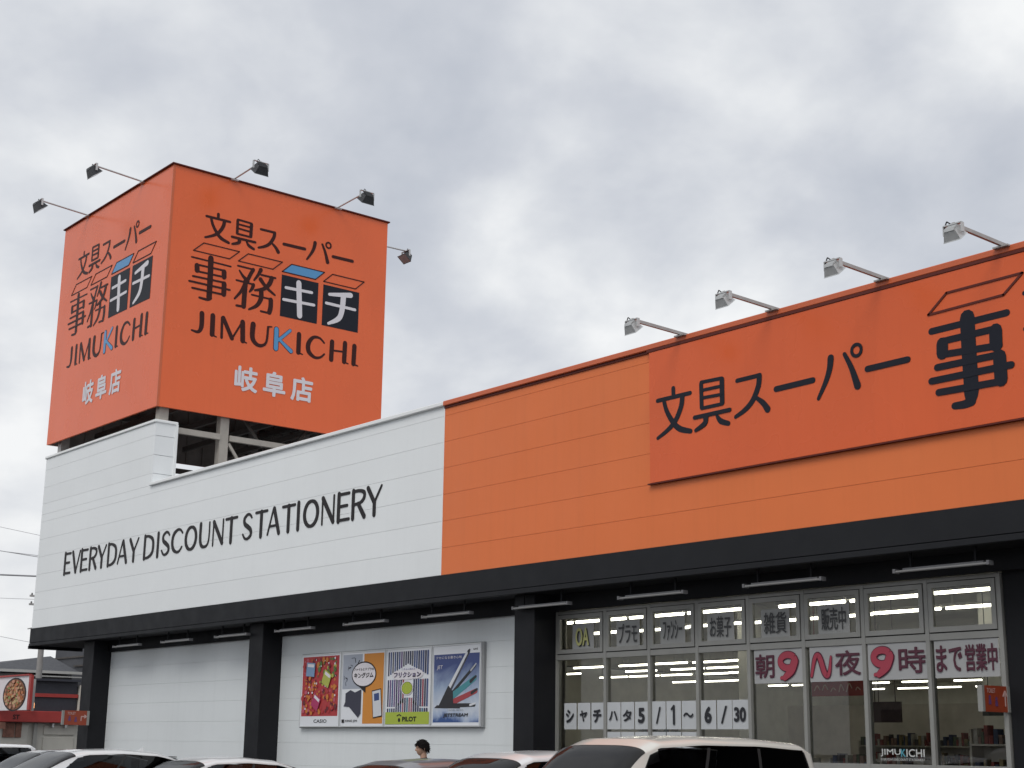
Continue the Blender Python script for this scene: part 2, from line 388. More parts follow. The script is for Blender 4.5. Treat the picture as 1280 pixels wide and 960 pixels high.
LOGO_K = [([(2.441,0.626),(2.449,0.134)],[0.13]),([(2.833,0.667),(2.518,0.361)],[0.08]),([(2.517,0.391),(2.883,0.138)],[0.07,0.11])]
LOGO_NAME2 = [([(3.096,0.619),(3.1,0.151)],[0.13]),([(3.093,0.138),(3.228,0.118)],[0.05,0.03]),([(3.846,0.532),(3.703,0.634),(3.511,0.614),(3.381,0.427),(3.404,0.224),(3.581,0.106),(3.75,0.136),(3.861,0.239)],[0.05,0.06,0.09,0.13,0.13,0.08,0.06,0.05]),([(4.081,0.605),(4.074,0.136)],[0.13]),([(4.105,0.381),(4.453,0.406)],[0.05]),([(4.473,0.639),(4.466,0.148)],[0.13]),([(4.466,0.14),(4.59,0.113)],[0.05,0.03]),([(4.762,0.615),(4.753,0.141)],[0.13]),([(4.753,0.13),(4.887,0.107)],[0.05,0.03])]
# ------------------------------------------------------------------ ground
YF = 15.0                     # facade plane
def Z(r): return r + GZ       # heights were measured from the eye
asphalt = mat('asphalt', (.055, .055, .057), .9, var=.25, vscale=.8, bump=.5, bscale=120)
g = MB(); g.add([(-600, -500, 0), (400, -500, 0), (400, 700, 0), (-600, 700, 0)], [(0, 1, 2, 3)])
g.build('ground', asphalt, kind='structure')
lines = MB()
for k in range(-2, 13):
    x = -9.35 - 2.52 * k
    lines.add([(x - .06, 8.9, .004), (x + .06, 8.9, .004), (x + .06, 13.6, .004), (x - .06, 13.6, .004)], [(0, 1, 2, 3)])
lines.build('parking_bay_markings', mat('road_paint', (.72, .72, .70), .8, var=.3, vscale=9), kind='structure')
w = MB(); w.box(-36, 4, 14.45, 15.62, 0.0, .13, c=.015)
w.build('walkway', mat('concrete', (.36, .35, .33), .85, var=.2, vscale=1.5, bump=.4, bscale=50), kind='structure')

# ------------------------------------------------------------------ the store
XL, XM, XB, XR = -37.68, -31.34, -20.13, 4.0
store = thing('store_building', 'long white and orange stationery store with a charcoal canopy band and lit shop windows', 'building', (-20, 15, 0))
PW = Plane((0, YF, GZ), (1, 0, 0))           # facade face; u = X, v = height above eye, n points to -Y
rows = [2.79 + .4575 * k for k in range(0, 12)]
def plank(x0, x1, z0, z1, m, y0=YF, t=.018):
    j = .0022
    s = MB(); s.box(x0 + .0005, x1 - .0005, y0, y0 + t, Z(z0) + j, Z(z1) - j)
    return s.build('siding_panel', m, store)
for k in range(7):
    z0, z1 = rows[k], min(rows[k + 1], 5.73)
    plank(XL, XB, z0, z1 if k < 6 else 5.73, white_siding)
    plank(XB, XR, z0, z1 if k < 6 else 5.73, orange_siding)
zt = [5.73, 5.9925 + .02, 6.45, 6.9075, 7.22]
for a, b_ in zip(zt, zt[1:]):
    plank(XL, XM, a, b_, white_siding)
    s = MB(); s.box(XM - .05, XM + .0, YF + .0187, YF + .53, Z(a) + .005, Z(b_) - .005); s.build('return_panel', white_siding, store)
s = MB(); s.box(XL + .01, XM - .06, YF + .0185, YF + .5, Z(2.5), Z(7.2)); s.box(XM - .06, XB, YF + .0185, YF + .3, Z(2.5), Z(5.7))
s.build('wall_core', white_siding, store)
s = MB(); s.box(XB, XR, YF + .0185, YF + .3, Z(2.5), Z(5.7)); s.build('wall_core', orange_siding, store)
# copings
s = MB(); s.box(XL - .03, XM + .03, YF - .035, YF + .56, Z(7.215), Z(7.285), c=.012); s.build('tall_coping', white_trim, store)
s = MB(); s.box(XM - .02, XM + .035, YF + .50, YF + .56, Z(5.8), Z(7.22)); s.build('corner_trim', white_trim, store)
s = MB(); s.box(XM - .02, XB - .003, YF - .06, YF + .36, Z(5.71), Z(5.785), c=.012); s.build('coping', white_trim, store)
s = MB(); s.box(XB, XR, YF - .055, YF + .36, Z(5.705), Z(5.79), c=.01); s.build('coping', orange_trim, store)
s = MB(); s.box(XB, XR, YF - .02, YF - .001, Z(5.665), Z(5.70)); s.build('coping_drip', dark_red_trim, store)
s = MB(); s.box(XB - .022, XB + .004, YF - .008, YF - .001, Z(2.79), Z(5.70)); s.build('joint_trim', white_trim, store)
# canopy band and soffit
s = MB(); s.box(XL, XR, YF - .03, YF + .08, Z(2.42), Z(2.785), c=.006); s.build('canopy_band', charcoal, store)
s = MB(); s.box(XL + .02, XR, YF - .012, YF + .06, Z(2.41), Z(2.4195)); s.build('band_groove', charcoal2, store)
s = MB(); s.box(XL + .01, XR, YF - .045, YF + .05, Z(2.335), Z(2.41), c=.006); s.build('canopy_edge_strip', charcoal, store)
s = MB(); s.box(XL - .01, XL + .06, YF - .05, YF + 1.4, Z(2.27), Z(2.35)); s.build('canopy_end', charcoal2, store)
s = MB(); s.box(XL + .02, XR, YF + .05, YF + 1.4, Z(2.345), Z(2.42)); s.build('soffit', charcoal2, store)
s = MB(); s.box(-34.45, XR, YF + .56, YF + .66, Z(2.09), Z(2.343)); s.build('header_beam', charcoal2, store)
# piers
s = MB(); s.box(-9.93, XR, YF + .68, YF + .9, .0, Z(2.344)); s.build('dark_wall', charcoal2, store)
for x0, x1 in ((-34.8, -34.22), (-26.82, -26.28), (-18.42, -17.93)):
    s = MB(); s.box(x0, x1, YF + .2, YF + .72, .0, Z(2.344), c=.008); s.build('pier', mat('pier_black', (.0125, .013, .016), .6, spec=.2, var=.15, vscale=1.3, bump=.05), store)
# white lower walls
for x0, x1 in ((-34.22, -26.82), (-26.28, -18.42)):
    zb = Z(2.092)
    s = MB(); s.box(x0, x1, YF + .70, YF + .9, .0, Z(2.3)); s.build('wall_core', lower_siding, store)
    cuts = [2.092] + [1.70 - .42 * k for k in range(8)]
    for top, bot in zip(cuts, cuts[1:]):
        t_, b_ = Z(top), max(.14, Z(bot))
        if t_ <= .2: break
        s = MB(); s.box(x0 + .002, x1 - .002, YF + .65, YF + .698, b_ + .0012, t_ - .0012); s.build('wall_panel', lower_siding, store)
# body, roof, inside
wallin = mat('shop_wall', (.66, .65, .60), .9, var=.1)
s = MB(); s.box(-34.75, -34.6, YF + .72, 46, 0, Z(2.5)); s.build('side_wall', charcoal, store)
s = MB(); s.box(XR, XR + .2, YF, 46, 0, Z(5.6)); s.build('side_wall', white_siding, store)
s = MB(); s.box(-34.6, XR, 45.8, 46, 0, Z(2.5)); s.build('back_wall', wallin, store)
s = MB(); s.box(-34.3, XR, YF + .74, 45.8, Z(2.40), Z(2.46)); s.build('ceiling', mat('shop_ceiling', (.62, .61, .56), .9, var=.08), store)
s = MB(); s.box(-34.45, XR, YF + 1.5, 46, Z(2.50), Z(2.62)); s.build('roof', mat('roof_sheet', (.25, .26, .27), .6, var=.15), store)
s = MB(); s.box(-34.3, XR, YF + .9, 45.8, .02, .06); s.build('shop_floor', mat('vinyl_floor', (.42, .40, .37), .45, var=.1), store)
s = MB(); s.box(-34.598, -34.56, YF + .95, 45.7, .06, Z(2.39)); s.build('wall_lining', wallin, store)
s = MB(); s.box(-34.5, -18.0, YF + .92, YF + .95, .06, Z(2.39)); s.build('wall_lining', wallin, store)
# facade lettering: thick and thin condensed capitals
def V(w): return w
GLY = {
 'E': [([(.08, 0.02), (.08, .98)], [.15]), ([(.1, .955), (.92, .955)], [.085]), ([(.1, .53), (.78, .53)], [.085]), ([(.1, .045), (.95, .045)], [.085])],
 'V': [([(.07, .97), (.52, .03)], [.15]), ([(.95, .97), (.55, .05)], [.08])],
 'R': [([(.10, .02), (.10, .98)], [.14]), ([(.12, .955), (.5, .955), (.84, .87), (.86, .68), (.60, .53), (.14, .50)], [.08, .09, .12, .12, .09, .08]), ([(.46, .50), (.90, .03)], [.13, .15])],
 'Y': [([(.06, .97), (.50, .44)], [.14]), ([(.96, .97), (.53, .46)], [.075]), ([(.51, .45), (.51, .02)], [.14])],
 'D': [([(.10, .02), (.10, .98)], [.14]), ([(.12, .955), (.42, .955), (.80, .80), (.90, .50), (.80, .19), (.42, .045), (.12, .045)], [.08, .09, .13, .15, .13, .09, .08])],
 'A': [([(.05, .03), (.46, .97)], [.075]), ([(.52, .97), (.94, .03)], [.15]), ([(.2, .33), (.8, .33)], [.07])],
 'I': [([(.5, .02), (.5, .98)], [.15])],
 'S': [([(.88, .82), (.70, .94), (.45, .96), (.17, .82), (.22, .62), (.52, .49), (.82, .34), (.84, .15), (.55, .03), (.27, .06), (.07, .22)], [.07, .08, .085, .12, .14, .15, .14, .12, .085, .08, .07])],
 'C': [([(.95, .80), (.75, .94), (.50, .96), (.20, .80), (.10, .50), (.20, .20), (.50, .04), (.76, .07), (.95, .22)], [.07, .08, .09, .14, .15, .14, .09, .08, .07])],
 'O': [([(.50 + .40 * math.sin(math.pi * k / 8), .50 + .455 * math.cos(math.pi * k / 8)) for k in range(17)], [.09 + .06 * abs(math.sin(math.pi * k / 8)) for k in range(17)])],
 'U': [([(.10, .98), (.10, .40), (.22, .12), (.50, .035), (.78, .12), (.89, .40), (.89, .98)], [.15, .15, .13, .09, .08, .075, .075])],
 'N': [([(.09, .02), (.09, .98)], [.07]), ([(.11, .95), (.88, .06)], [.15]), ([(.91, .02), (.91, .98)], [.07])],
 'T': [([(.02, .955), (.98, .955)], [.085]), ([(.5, .02), (.5, .95)], [.15])]}
BAN = [('E', -35.92, -35.528), ('V', -35.47, -34.98), ('E', -34.93, -34.52), ('R', -34.44, -34.00), ('Y', -33.97, -33.50), ('D', -33.42, -32.90), ('A', -32.86, -32.35), ('Y', -32.25, -31.77), ('D', -31.506, -30.968), ('I', -30.88, -30.70), ('S', -30.62, -30.198), ('C', -30.146, -29.601), ('O', -29.518, -28.933), ('U', -28.846, -28.35), ('N', -28.27, -27.762), ('T', -27.70, -27.215), ('S', -26.987, -26.571), ('T', -26.465, -25.998), ('A', -25.99, -25.501), ('T', -25.416, -24.938), ('I', -24.899, -24.73), ('O', -24.644, -24.054), ('N', -23.989, -23.505), ('E', -23.415, -23.0), ('R', -22.941, -22.47), ('Y', -22.444, -21.96)]
HL = .535
for ch, a, b_ in BAN:
    S = [([(p[0] * (b_ - a), p[1] * HL) for p in pts], [q * HL for q in ws]) for pts, ws in GLY[ch]]
    s = MB(); strokes(s, PW, S, .012, ou=a, ov=4.035, wf=1.24); s.build('letter', letter_dark, store)

# ------------------------------------------------------------------ shop windows (eight bays)
YW = YF + .70
WX = [-17.93 + (.9769 * k) for k in range(9)]; WX[-1] = -10.05
WX = [-17.93, -16.80, -15.85, -14.88, -13.91, -12.945, -11.965, -11.00, -9.98]
ZT, ZTR, ZR = Z(2.085), Z(1.375), Z(-.18)
PG = Plane((0, YW - .012, GZ), (1, 0, 0))     # just outside the glass
PI = Plane((0, YW + .035, GZ), (1, 0, 0))     # sheets taped inside the glass
for k in range(8):
    a, b_ = WX[k], WX[k + 1]
    wn = MB(); e = .028
    wn.box(a - e if k else a, a + e, YW - .05, YW + .06, .14, ZT)
    if k == 7: wn.box(b_ - .03, b_ + .03, YW - .05, YW + .06, .14, ZT)
    la, lb = a + e, b_ - e
    wn.box(la, lb, YW - .045, YW + .055, ZT - .05, ZT)
    wn.box(la, lb, YW - .045, YW + .055, ZTR - .045, ZTR + .035)
    wn.box(la, lb, YW - .045, YW + .055, ZR - .04, ZR + .03)
    wn.box(la, lb, YW - .045, YW + .055, .14, .24)
    win = wn.build('shop_window', alu, store)
    win_loc = store['_loc']; win['_loc'] = win_loc
    # opening sash of the top light
    s = MB(); x0, x1, z0, z1 = la + .012, lb - .012, ZTR + .05, ZT - .062; t = .062
    s.box(x0, x0 + t, YW - .06, YW - .01, z0, z1); s.box(x1 - t, x1, YW - .06, YW - .01, z0, z1)
    s.box(x0 + t, x1 - t, YW - .06, YW - .01, z0, z0 + t); s.box(x0 + t, x1 - t, YW - .06, YW - .01, z1 - t, z1)
    s.build('sash', alu, win)
    s = MB(); s.box(la, la + .012, YW - .03, YW + .02, z0 - .012, z1 + .012); s.box(lb - .012, lb, YW - .03, YW + .02, z0 - .012, z1 + .012); s.box(la, lb, YW - .03, YW + .02, z1, z1 + .012); s.box(la, lb, YW - .03, YW + .02, z0 - .014, z0); s.build('gasket', rubber, win)
    for z0_, z1_, d in ((z0 + t, z1 - t, -.035), (ZR + .03, ZTR - .045, 0), (.24, ZR - .04, 0)):
        s = MB(); aa, bb = (x0 + t, x1 - t) if d else (la, lb)
        s.add([(aa, YW + d, z0_), (bb, YW + d, z0_), (bb, YW + d, z1_), (aa, YW + d, z1_)], [(0, 1, 2, 3)]); s.build('pane', store_glass, win)
s = MB(); s.box(WX[0], -9.7, YW - .1, YW + .1, 0.1, .14); s.build('sill', alu, store)

# logo on the door glass
lg = text('JIMU', PG, -11.80, -.058, -11.50, .035, mat('vinyl_grey', (.55, .56, .55), .6), None, 'glass_logo', bold=.015)
tag(lg, 'small pale JIMUKICHI lettering with a teal K on the seventh window bay', 'window lettering')
text('K', PG, -11.495, -.058, -11.425, .035, mat('vinyl_teal', (.08, .33, .42), .6), lg, 'letter', bold=.015)
text('ICHI', PG, -11.415, -.058, -11.15, .035, MATS['vinyl_grey'], lg, 'letters_end', bold=.015)
text('EVERYDAY DISCOUNT STATIONERY', PG, -11.80, -.105, -11.15, -.078, MATS['vinyl_grey'], lg, 'small_lettering')

# ------------------------------------------------------------------ papers taped in the windows
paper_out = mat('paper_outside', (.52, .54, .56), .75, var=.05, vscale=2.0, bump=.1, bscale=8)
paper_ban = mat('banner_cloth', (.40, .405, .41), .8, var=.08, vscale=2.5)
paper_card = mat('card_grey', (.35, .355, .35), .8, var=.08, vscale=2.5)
def paper_sheet(x0, x1, z0, z1, label, grp, name='paper_sign', cat='paper sign', dy=0.0):
    s = MB(); n = 5
    vs = []
    for i in range(n):
        for j in range(2):
            x = x0 + (x1 - x0) * i / (n - 1); vs.append((x, YW + .036 + dy + .004 * math.sin(i * 2.1 + x0 * 9), Z(z0 if j == 0 else z1)))
    s.add(vs, [(2 * i, 2 * i + 2, 2 * i + 3, 2 * i + 1) for i in range(n - 1)], 0, True)
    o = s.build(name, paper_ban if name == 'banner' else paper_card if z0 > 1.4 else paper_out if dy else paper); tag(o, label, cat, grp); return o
PS = Plane((0, YW + .028, GZ), (1, 0, 0)); PO = Plane((0, YW - .036, GZ), (1, 0, 0))
row = [(-17.74, 'シ', .19, .2), (-17.43, 'ヤ', .17, .17), (-17.12, 'チ', .19, .2), (-16.765, 'ハ', .19, .14), (-16.465, 'タ', .19, .17), (-16.165, '5', .14, .22),
       (-15.815, '/', .10, .24), (-15.515, '1', .10, .22), (-15.215, '〜', .2, .07), (-14.835, '6', .14, .23), (-14.535, '/', .12, .24), (-14.24, '30', .22, .2)]
nm = {'シ': 'katakana shi', 'ヤ': 'small katakana ya', 'チ': 'katakana chi', 'ハ': 'katakana ha', 'タ': 'katakana ta', '5': 'a black five', '1': 'a black number one', '〜': 'a black wavy dash', '6': 'a black six', '30': 'black digits thirty'}
for i, (x, ch, w_, h_) in enumerate(row):
    lab = ('white sheet with a black slash between the five and the one' if i == 6 else 'white sheet with a black slash between the six and the thirty') if ch == '/' else 'white sheet with %s in the row low on the shop windows' % (nm[ch] if ch.isdigit() or ch == '〜' else 'black ' + nm[ch])
    w2 = .285
    o = paper_sheet(x, x + w2, .272, .668, lab, 'sheets of the stamp sale row', dy=-.064)
    cx, cz = x + w2 / 2, .47
    if ch == '1':
        s = MB(); strokes(s, PO, [([(cx + .012, cz - .12), (cx + .012, cz + .125)], [.042]), ([(cx - .035, cz + .085), (cx + .005, cz + .12)], [.03])], .004); s.build('character', ink, o); continue
    text(ch, PO, cx - w_ / 2, cz - h_ / 2, cx + w_ / 2, cz + h_ / 2, ink, o, 'character', bold={'/': .012, '〜': .03, '1': .012}.get(ch, .045))
for i, x in enumerate((-16.765, -16.465, -16.165, -15.815, -15.515, -15.215)):
    lab = 'white sheet with only the top of a black character showing over the white wagon roof' if i == 0 else 'white sheet of the lower row under the sheet with %s' % ['', 'katakana ta', 'the digit five', 'the first slash', 'the digit one', 'the wavy dash'][i]
    o = paper_sheet(x, x + .285, -.15, .235, lab, 'sheets of the lower row', dy=-.064)
    if i == 0: text('ナ', PO, x + .04, -.1, x + .23, .125, ink, o, 'character', bold=.03)
tops = [(-17.53, -17.04, 'OA', 'yellow'), (-16.54, -16.03, 'プラモ', ''), (-15.60, -15.10, 'ファンシー', ''), (-14.67, -14.16, 'お菓子', ''), (-13.67, -13.16, '雑貨', ''), (-12.68, -12.17, '販売中', '')]
tl = ['white card with yellow OA letters in the first upper window', 'white card with three katakana in the second upper window', 'white card with narrow slanted katakana in the third upper window', 'white card reading okashi in hiragana and kanji in the fourth upper window', 'white card with two dense kanji in the fifth upper window', 'white card with three kanji in the sixth upper window']
PU = Plane((0, YW - .058, GZ), (1, 0, 0))
for (a, b_, ch, yl), lab in zip(tops, tl):
    o = paper_sheet(a, b_, 1.48, 1.865, lab, 'cards in the upper windows', dy=-.085)
    if yl:
        text(ch, PU, a + .10, 1.515, b_ - .08, 1.795, ink, o, 'shadow_lettering', bold=.02, h=.002)
        text(ch, PU, a + .08, 1.53, b_ - .10, 1.81, ink_yellow, o, 'lettering', bold=.02, h=.005)
    else:
        text(ch, PU, a + .06, 1.53, b_ - .05, 1.82, mat('ink_soft', (.05, .052, .055), .6), o, 'lettering', bold=.012)
ban = [(-13.83, -12.99, [('朝', -13.80, -13.46, 0), ('9', -13.42, -13.03, 1)], 'white opening-hours banner with a morning kanji and a big red 9'),
       (-12.86, -11.99, [('〜', -12.83, -12.50, 2), ('夜', -12.44, -12.03, 0)], 'white opening-hours banner with a red wave and the kanji for night'),
       (-11.92, -11.03, [('9', -11.89, -11.50, 1), ('時', -11.45, -11.05, 0)], 'white opening-hours banner with a big red 9 left of the kanji for hour'),
       (-10.93, -10.03, [('まで', -10.90, -10.53, 0), ('営業中', -10.49, -10.05, 0)], 'white opening-hours banner with two hiragana and three kanji at the right end')]
for a, b_, its, lab in ban:
    o = paper_sheet(a, b_, .875, 1.325, lab, 'opening hours banners', 'banner', 'banner', dy=-.064)
    for ch, p, q, kd in its:
        if kd == 1:
            q_ = .375; cx_ = p + .195; cz_ = 1.155
            S = [([(cx_ + .128 * math.cos(.6 + k * math.pi / 8), cz_ + .088 * math.sin(.6 + k * math.pi / 8)) for k in range(17)], [.088]), ([(cx_ + .12, cz_ + .0), (cx_ + .06, cz_ - .12), (cx_ - .06, cz_ - .215)], [.115, .115, .075]), ([(cx_ - .115, cz_ - .215), (cx_ - .03, cz_ - .205)], [.045])]
            s = MB(); strokes(s, PO, S, .002, wf=1.22); s.build('digit_outline', ink_wine, o)
            s = MB(); strokes(s, PO, S, .010, wf=.96); s.build('digit', ink_red, o)
        elif kd == 2:
            S = [([(0, .0), (.05, .20), (.10, .27), (.15, .22), (.21, .05), (.26, 0), (.30, .07), (.325, .24)], [.04, .06, .07, .08, .08, .07, .05, .03])]
            s = MB(); strokes(s, PO, S, .002, ou=p, ov=.95, wf=1.3); s.build('wave_outline', ink_wine, o)
            s = MB(); strokes(s, PO, S, .005, ou=p, ov=.95, wf=.85); s.build('wave', ink_red, o)
        else:
            text(ch, PO, p, .945, q, 1.265, ink_wine, o, 'lettering', bold=.022)
            text(ch, PO, p + .004, .957, q - .004, 1.258, mat('ink_mauve', (.085, .02, .038), .6), o, 'lettering_core', bold=.004, h=.007)

# ------------------------------------------------------------------ inside the shop
tube_m = mat('tube_light', (.9, .9, .8), .5, emit=(1, .97, .82), estr=6.5)
tube_off = mat('fitting_white', (.6, .6, .56), .5)
s = MB(); s.box(-.63, .63, -.06, .06, 0, .04, mi=1); s.tube((-.60, 0, -.02), (.60, 0, -.02), .022, n=8, mi=0); s.box(-.5, -.48, -.01, .01, .04, .31, mi=1); s.box(.48, .5, -.01, .01, .04, .31, mi=1)
proto = s.build('ceiling_tube_light', [tube_m, tube_off]); used = False
rng = random.Random(7)
for Y in (16.9, 18.8, 23.4, 26.7, 28.8, 31.0, 34.5, 38.1, 41.9):
    x = -34 + rng.random() * 1.0
    if Y < 33 or True:
        while x < 2:
            if x > -(Y * 1.14) - 1 and x < -Y * .62 + 1:
                if rng.random() > .03:
                    if used:
                        o = proto.copy(); COL.objects.link(o)
                    else: o = proto; used = True
                    o.location = (x + .64, Y + rng.choice((0, .10)), Z(2.07))
                    tag(o, 'lit white ceiling tube seen through the shop glass', 'ceiling light', 'ceiling tube lights inside the store')
            x += 1.30 + (rng.random() < .30) * .45
shelf_c = mat('shelf_metal', (.42, .40, .37), .6)
goods = [mat('goods_%d' % i, c, .7, var=.4, vscale=14) for i, c in enumerate([(.20, .04, .035), (.05, .065, .12), (.24, .19, .10), (.07, .10, .06), (.34, .33, .30), (.06, .055, .06), (.20, .13, .11)])]
def shelf(x, y, w_, h_, lab):
    t = thing('display_shelf', lab, 'shelf', (x, y, .06), 'display shelves behind the shop glass')
    s = MB(); s.box(x - w_ / 2, x + w_ / 2, y + .28, y + .32, .06, h_); s.box(x - w_ / 2, x - w_ / 2 + .03, y, y + .3, .06, h_); s.box(x + w_ / 2 - .03, x + w_ / 2, y, y + .3, .06, h_); s.build('frame', shelf_c, t)
    z = .25
    while z < h_:
        s = MB(); s.box(x - w_ / 2 + .03, x + w_ / 2 - .03, y + .002, y + .28, z, z + .025); s.build('shelf_board', shelf_c, t)
        q = MB(); xx = x - w_ / 2 + .05
        while xx < x + w_ / 2 - .15:
            ww = .02 + rng.random() * .05; q.box(xx, xx + ww, y + .03, y + .12 + rng.random() * .1, z + .026, z + .08 + rng.random() * .20, mi=rng.randrange(7)); xx += ww + .012
        q.build('goods', goods, t, kind='stuff'); z += .36
for i, (x, y, w_, h_, pl_) in enumerate([(-17.1, 17.0, 1.0, 1.75, 'first'), (-15.2, 17.4, 1.6, 1.5, 'second and third'), (-13.2, 17.4, 1.6, 1.5, 'fifth'), (-12.2, 20.0, 2.4, 1.95, 'sixth'), (-11.2, 17.6, 1.2, 1.75, 'seventh'), (-10.0, 18.4, 1.4, 1.9, 'eighth'), (-16.5, 23.5, 3.4, 1.8, 'second, far back'), (-20, 28, 4, 1.9, 'third, far back')]):
    if x < -17.9: x = -14.5
    shelf(x, y, w_, h_, 'grey display shelf with mixed goods behind the %s bay of shop glass' % pl_)
def hang(x0, x1, y, z0, z1, m, lab, nme, cat):
    s = MB(); s.box(x0, x1, y, y + .03, Z(z0), Z(z1)); s.tube((x0 + .1, y + .015, Z(z1)), (x0 + .1, y + .015, Z(2.39)), .006, n=5); s.tube((x1 - .1, y + .015, Z(z1)), (x1 - .1, y + .015, Z(2.39)), .006, n=5)
    return tag(s.build(nme, m), lab, cat)
hb = hang(-14.95, -13.9, 18.2, .80, 1.03, mat('red_banner', (.22, .018, .015), .7), 'red hanging banner with pale writing behind the sixth bay of glass', 'hanging_banner', 'banner')
hr = random.Random(21); s = MB(); PH = Plane((0, 18.199, GZ), (1, 0, 0))
for k in range(6):
    a_ = -14.85 + .15 * k; strokes(s, PH, [([(a_ + hr.uniform(-.02, .02), .86 + hr.uniform(0, .04)), (a_ + .04, .95 + hr.uniform(-.03, .03)), (a_ + .09, .87 + hr.uniform(0, .06))], [.018])], .003)
s.build('faded_writing', mat('pale_writing', (.45, .32, .26), .7), hb)
hang(-14.1, -13.6, 18.6, .42, .72, mat('dark_poster', (.05, .03, .035), .7, var=.4, vscale=6), 'dark hanging poster below the red banner inside the shop', 'hanging_poster', 'poster')
hang(-12.1, -11.5, 18.4, .50, .86, mat('dark_board', (.06, .065, .07), .7, var=.4, vscale=6), 'dark notice board hanging inside near the orange flag sign', 'notice_board', 'notice board')
for px_, wd, lab in ((-17.3, .35, 'pale square pillar inside the shop behind the first bay'), (-12.6, .5, 'pale square pillar inside the shop behind the seventh bay')):
    s = MB(); s.box(px_, px_ + wd, 19.2, 19.2 + wd, .06, Z(2.39)); tag(s.build('inside_pillar', wallin), lab, 'pillar', 'pillars inside the shop')
s = MB(); s.box(-22, -9.5, 26, 26.1, .06, Z(.95)); tag(s.build('partition_wall', mat('partition', (.55, .52, .48), .9, var=.15)), 'brown partition wall deep inside the shop', 'partition')

# ------------------------------------------------------------------ corner sign tower
TY0, TY1, TX0, TX1, TB, TT = YF - .0, 21.27, -37.72, XM, 7.60, 13.60
tower = thing('sign_tower', 'big orange box sign on steel legs at the left end of the roof', 'sign tower', (-34.5, 18, Z(5.8)))
PF = Plane((0, TY0 - .02, GZ), (1, 0, 0)); PSd = Plane((TX1 + .02, 0, GZ), (0, 1, 0))
s = MB(); s.box(TX0, TX1 - .0, TY0 - .02, TY0 + .03, Z(TB), Z(TT)); s.build('sign_panel', orange_sheet, tower)
s = MB(); s.box(TX1 - .05, TX1 + .02, TY0 + .031, TY1, Z(TB), Z(TT)); s.build('sign_panel', orange_sheet, tower)
s = MB(); s.box(TX0, TX1 - .051, TY1 - .05, TY1 + .0, Z(TB), Z(TT)); s.build('sign_panel', orange_sheet, tower)
s = MB(); s.box(TX0, TX0 + .05, TY0 + .031, TY1 - .051, Z(TB), Z(TT)); s.build('sign_panel', orange_sheet, tower)
inr = mat('sheet_back', (.24, .22, .205), .8, var=.3, vscale=2)
s = MB()
for k in range(1, 12):          # rear ribs of the far panels, seen from below
    y = TY0 + .5 * k; s.box(TX0 + .051, TX0 + .10, y, y + .05, Z(TB) + .02, Z(TT) - .1)
    x = TX0 + .5 * k; s.box(x, x + .05, TY1 - .10, TY1 - .051, Z(TB) + .02, Z(TT) - .1)
s.build('panel_ribs', inr, tower)
for a in ((TX0 + .0501, TX0 + .0506, TY0 + .05, TY1 - .06), ):
    s = MB(); s.box(*a, Z(TB), Z(TT) - .02); s.build('panel_back', inr, tower)
s = MB(); s.box(TX0 + .06, TX1 - .06, TY1 - .0515, TY1 - .0505, Z(TB), Z(TT) - .02); s.build('panel_back', inr, tower)
s = MB(); s.box(TX0 - .05, TX1 + .07, TY0 - .07, TY1 + .05, Z(TT) + .001, Z(TT) + .038, c=.008); s.build('top_cap', dark_red_trim, tower)
s = MB(); s.box(TX1 - .006, TX1 + .026, TY0 - .026, TY0 + .03, Z(TB) - .004, Z(TT)); s.build('corner_bead', orange_trim, tower)
s = MB(); s.box(TX0 + .06, TX1 - .06, TY0 + .04, TY1 - .06, Z(TT) - .06, Z(TT) - .02); s.build('top_plate', inr, tower)
cols = [(TX1 - .30, TY0 + .12), (TX1 - .30, TY0 + 1.72), (TX1 - .30, TY1 - .45), (TX0 + .35, TY0 + .15), (TX0 + .3, TY1 - .45), (TX0 + 3.1, TY1 - .45)]
for cx, cy in cols:
    s = MB(); s.box(cx, cx + .20, cy, cy + .23, Z(2.7), Z(TT) - .1); s.build('column', beige_steel if cx > -33 else galv, tower)
def beam(a, b, w_=.10, h_=.135, m=None, nm_='beam'):
    s = MB(); s.bar(a, b, w_, h_); s.build(nm_, m or beige_steel, tower)
xx = TX1 - .18
beam((xx + .06, TY0 + .38, Z(7.12)), (xx + .06, TY0 + 1.72, Z(7.12))); beam((xx + .06, TY0 + 1.98, Z(7.12)), (xx + .06, TY1 - .45, Z(7.12)))
beam((TX0 + .45, TY0 + .4, Z(7.3)), (TX0 + .45, TY1 - .4, Z(7.3)), m=steel_dark); beam((TX0 + .3, TY1 - .3, Z(7.3)), (TX1 - .3, TY1 - .3, Z(7.3)), m=steel_dark)
for z in (8.6, 10.0, 11.6):
    beam((TX0 + .3, TY1 - .25, Z(z)), (TX1 - .3, TY1 - .25, Z(z)), .1, .15, steel_dark); beam((TX0 + .25, TY0 + .4, Z(z)), (TX0 + .25, TY1 - .4, Z(z)), .1, .15, steel_dark)
    beam((TX1 - .2, TY0 + .4, Z(z)), (TX1 - .2, TY1 - .4, Z(z)), .1, .15, steel_dark)
for k in range(4):
    beam((TX0 + .3, TY0 + 1.2 + 1.3 * k, Z(TB) + .35), (TX1 - .3, TY0 + 1.2 + 1.3 * k, Z(TB) + .35), .08, .14, steel_dark, 'joist')
beam((xx + .03, TY0 + 1.98, Z(7.0)), (xx + .03, TY0 + 2.75, Z(6.0)), .05, .07, beige_steel, 'brace')
beam((xx - .3, TY0 + 2.4, Z(7.9)), (xx - .3, TY0 + 3.1, Z(7.1)), .05, .07, steel_dark, 'brace'); beam((xx - .3, TY0 + 3.9, Z(7.1)), (xx - .3, TY0 + 4.5, Z(7.9)), .05, .07, steel_dark, 'brace')
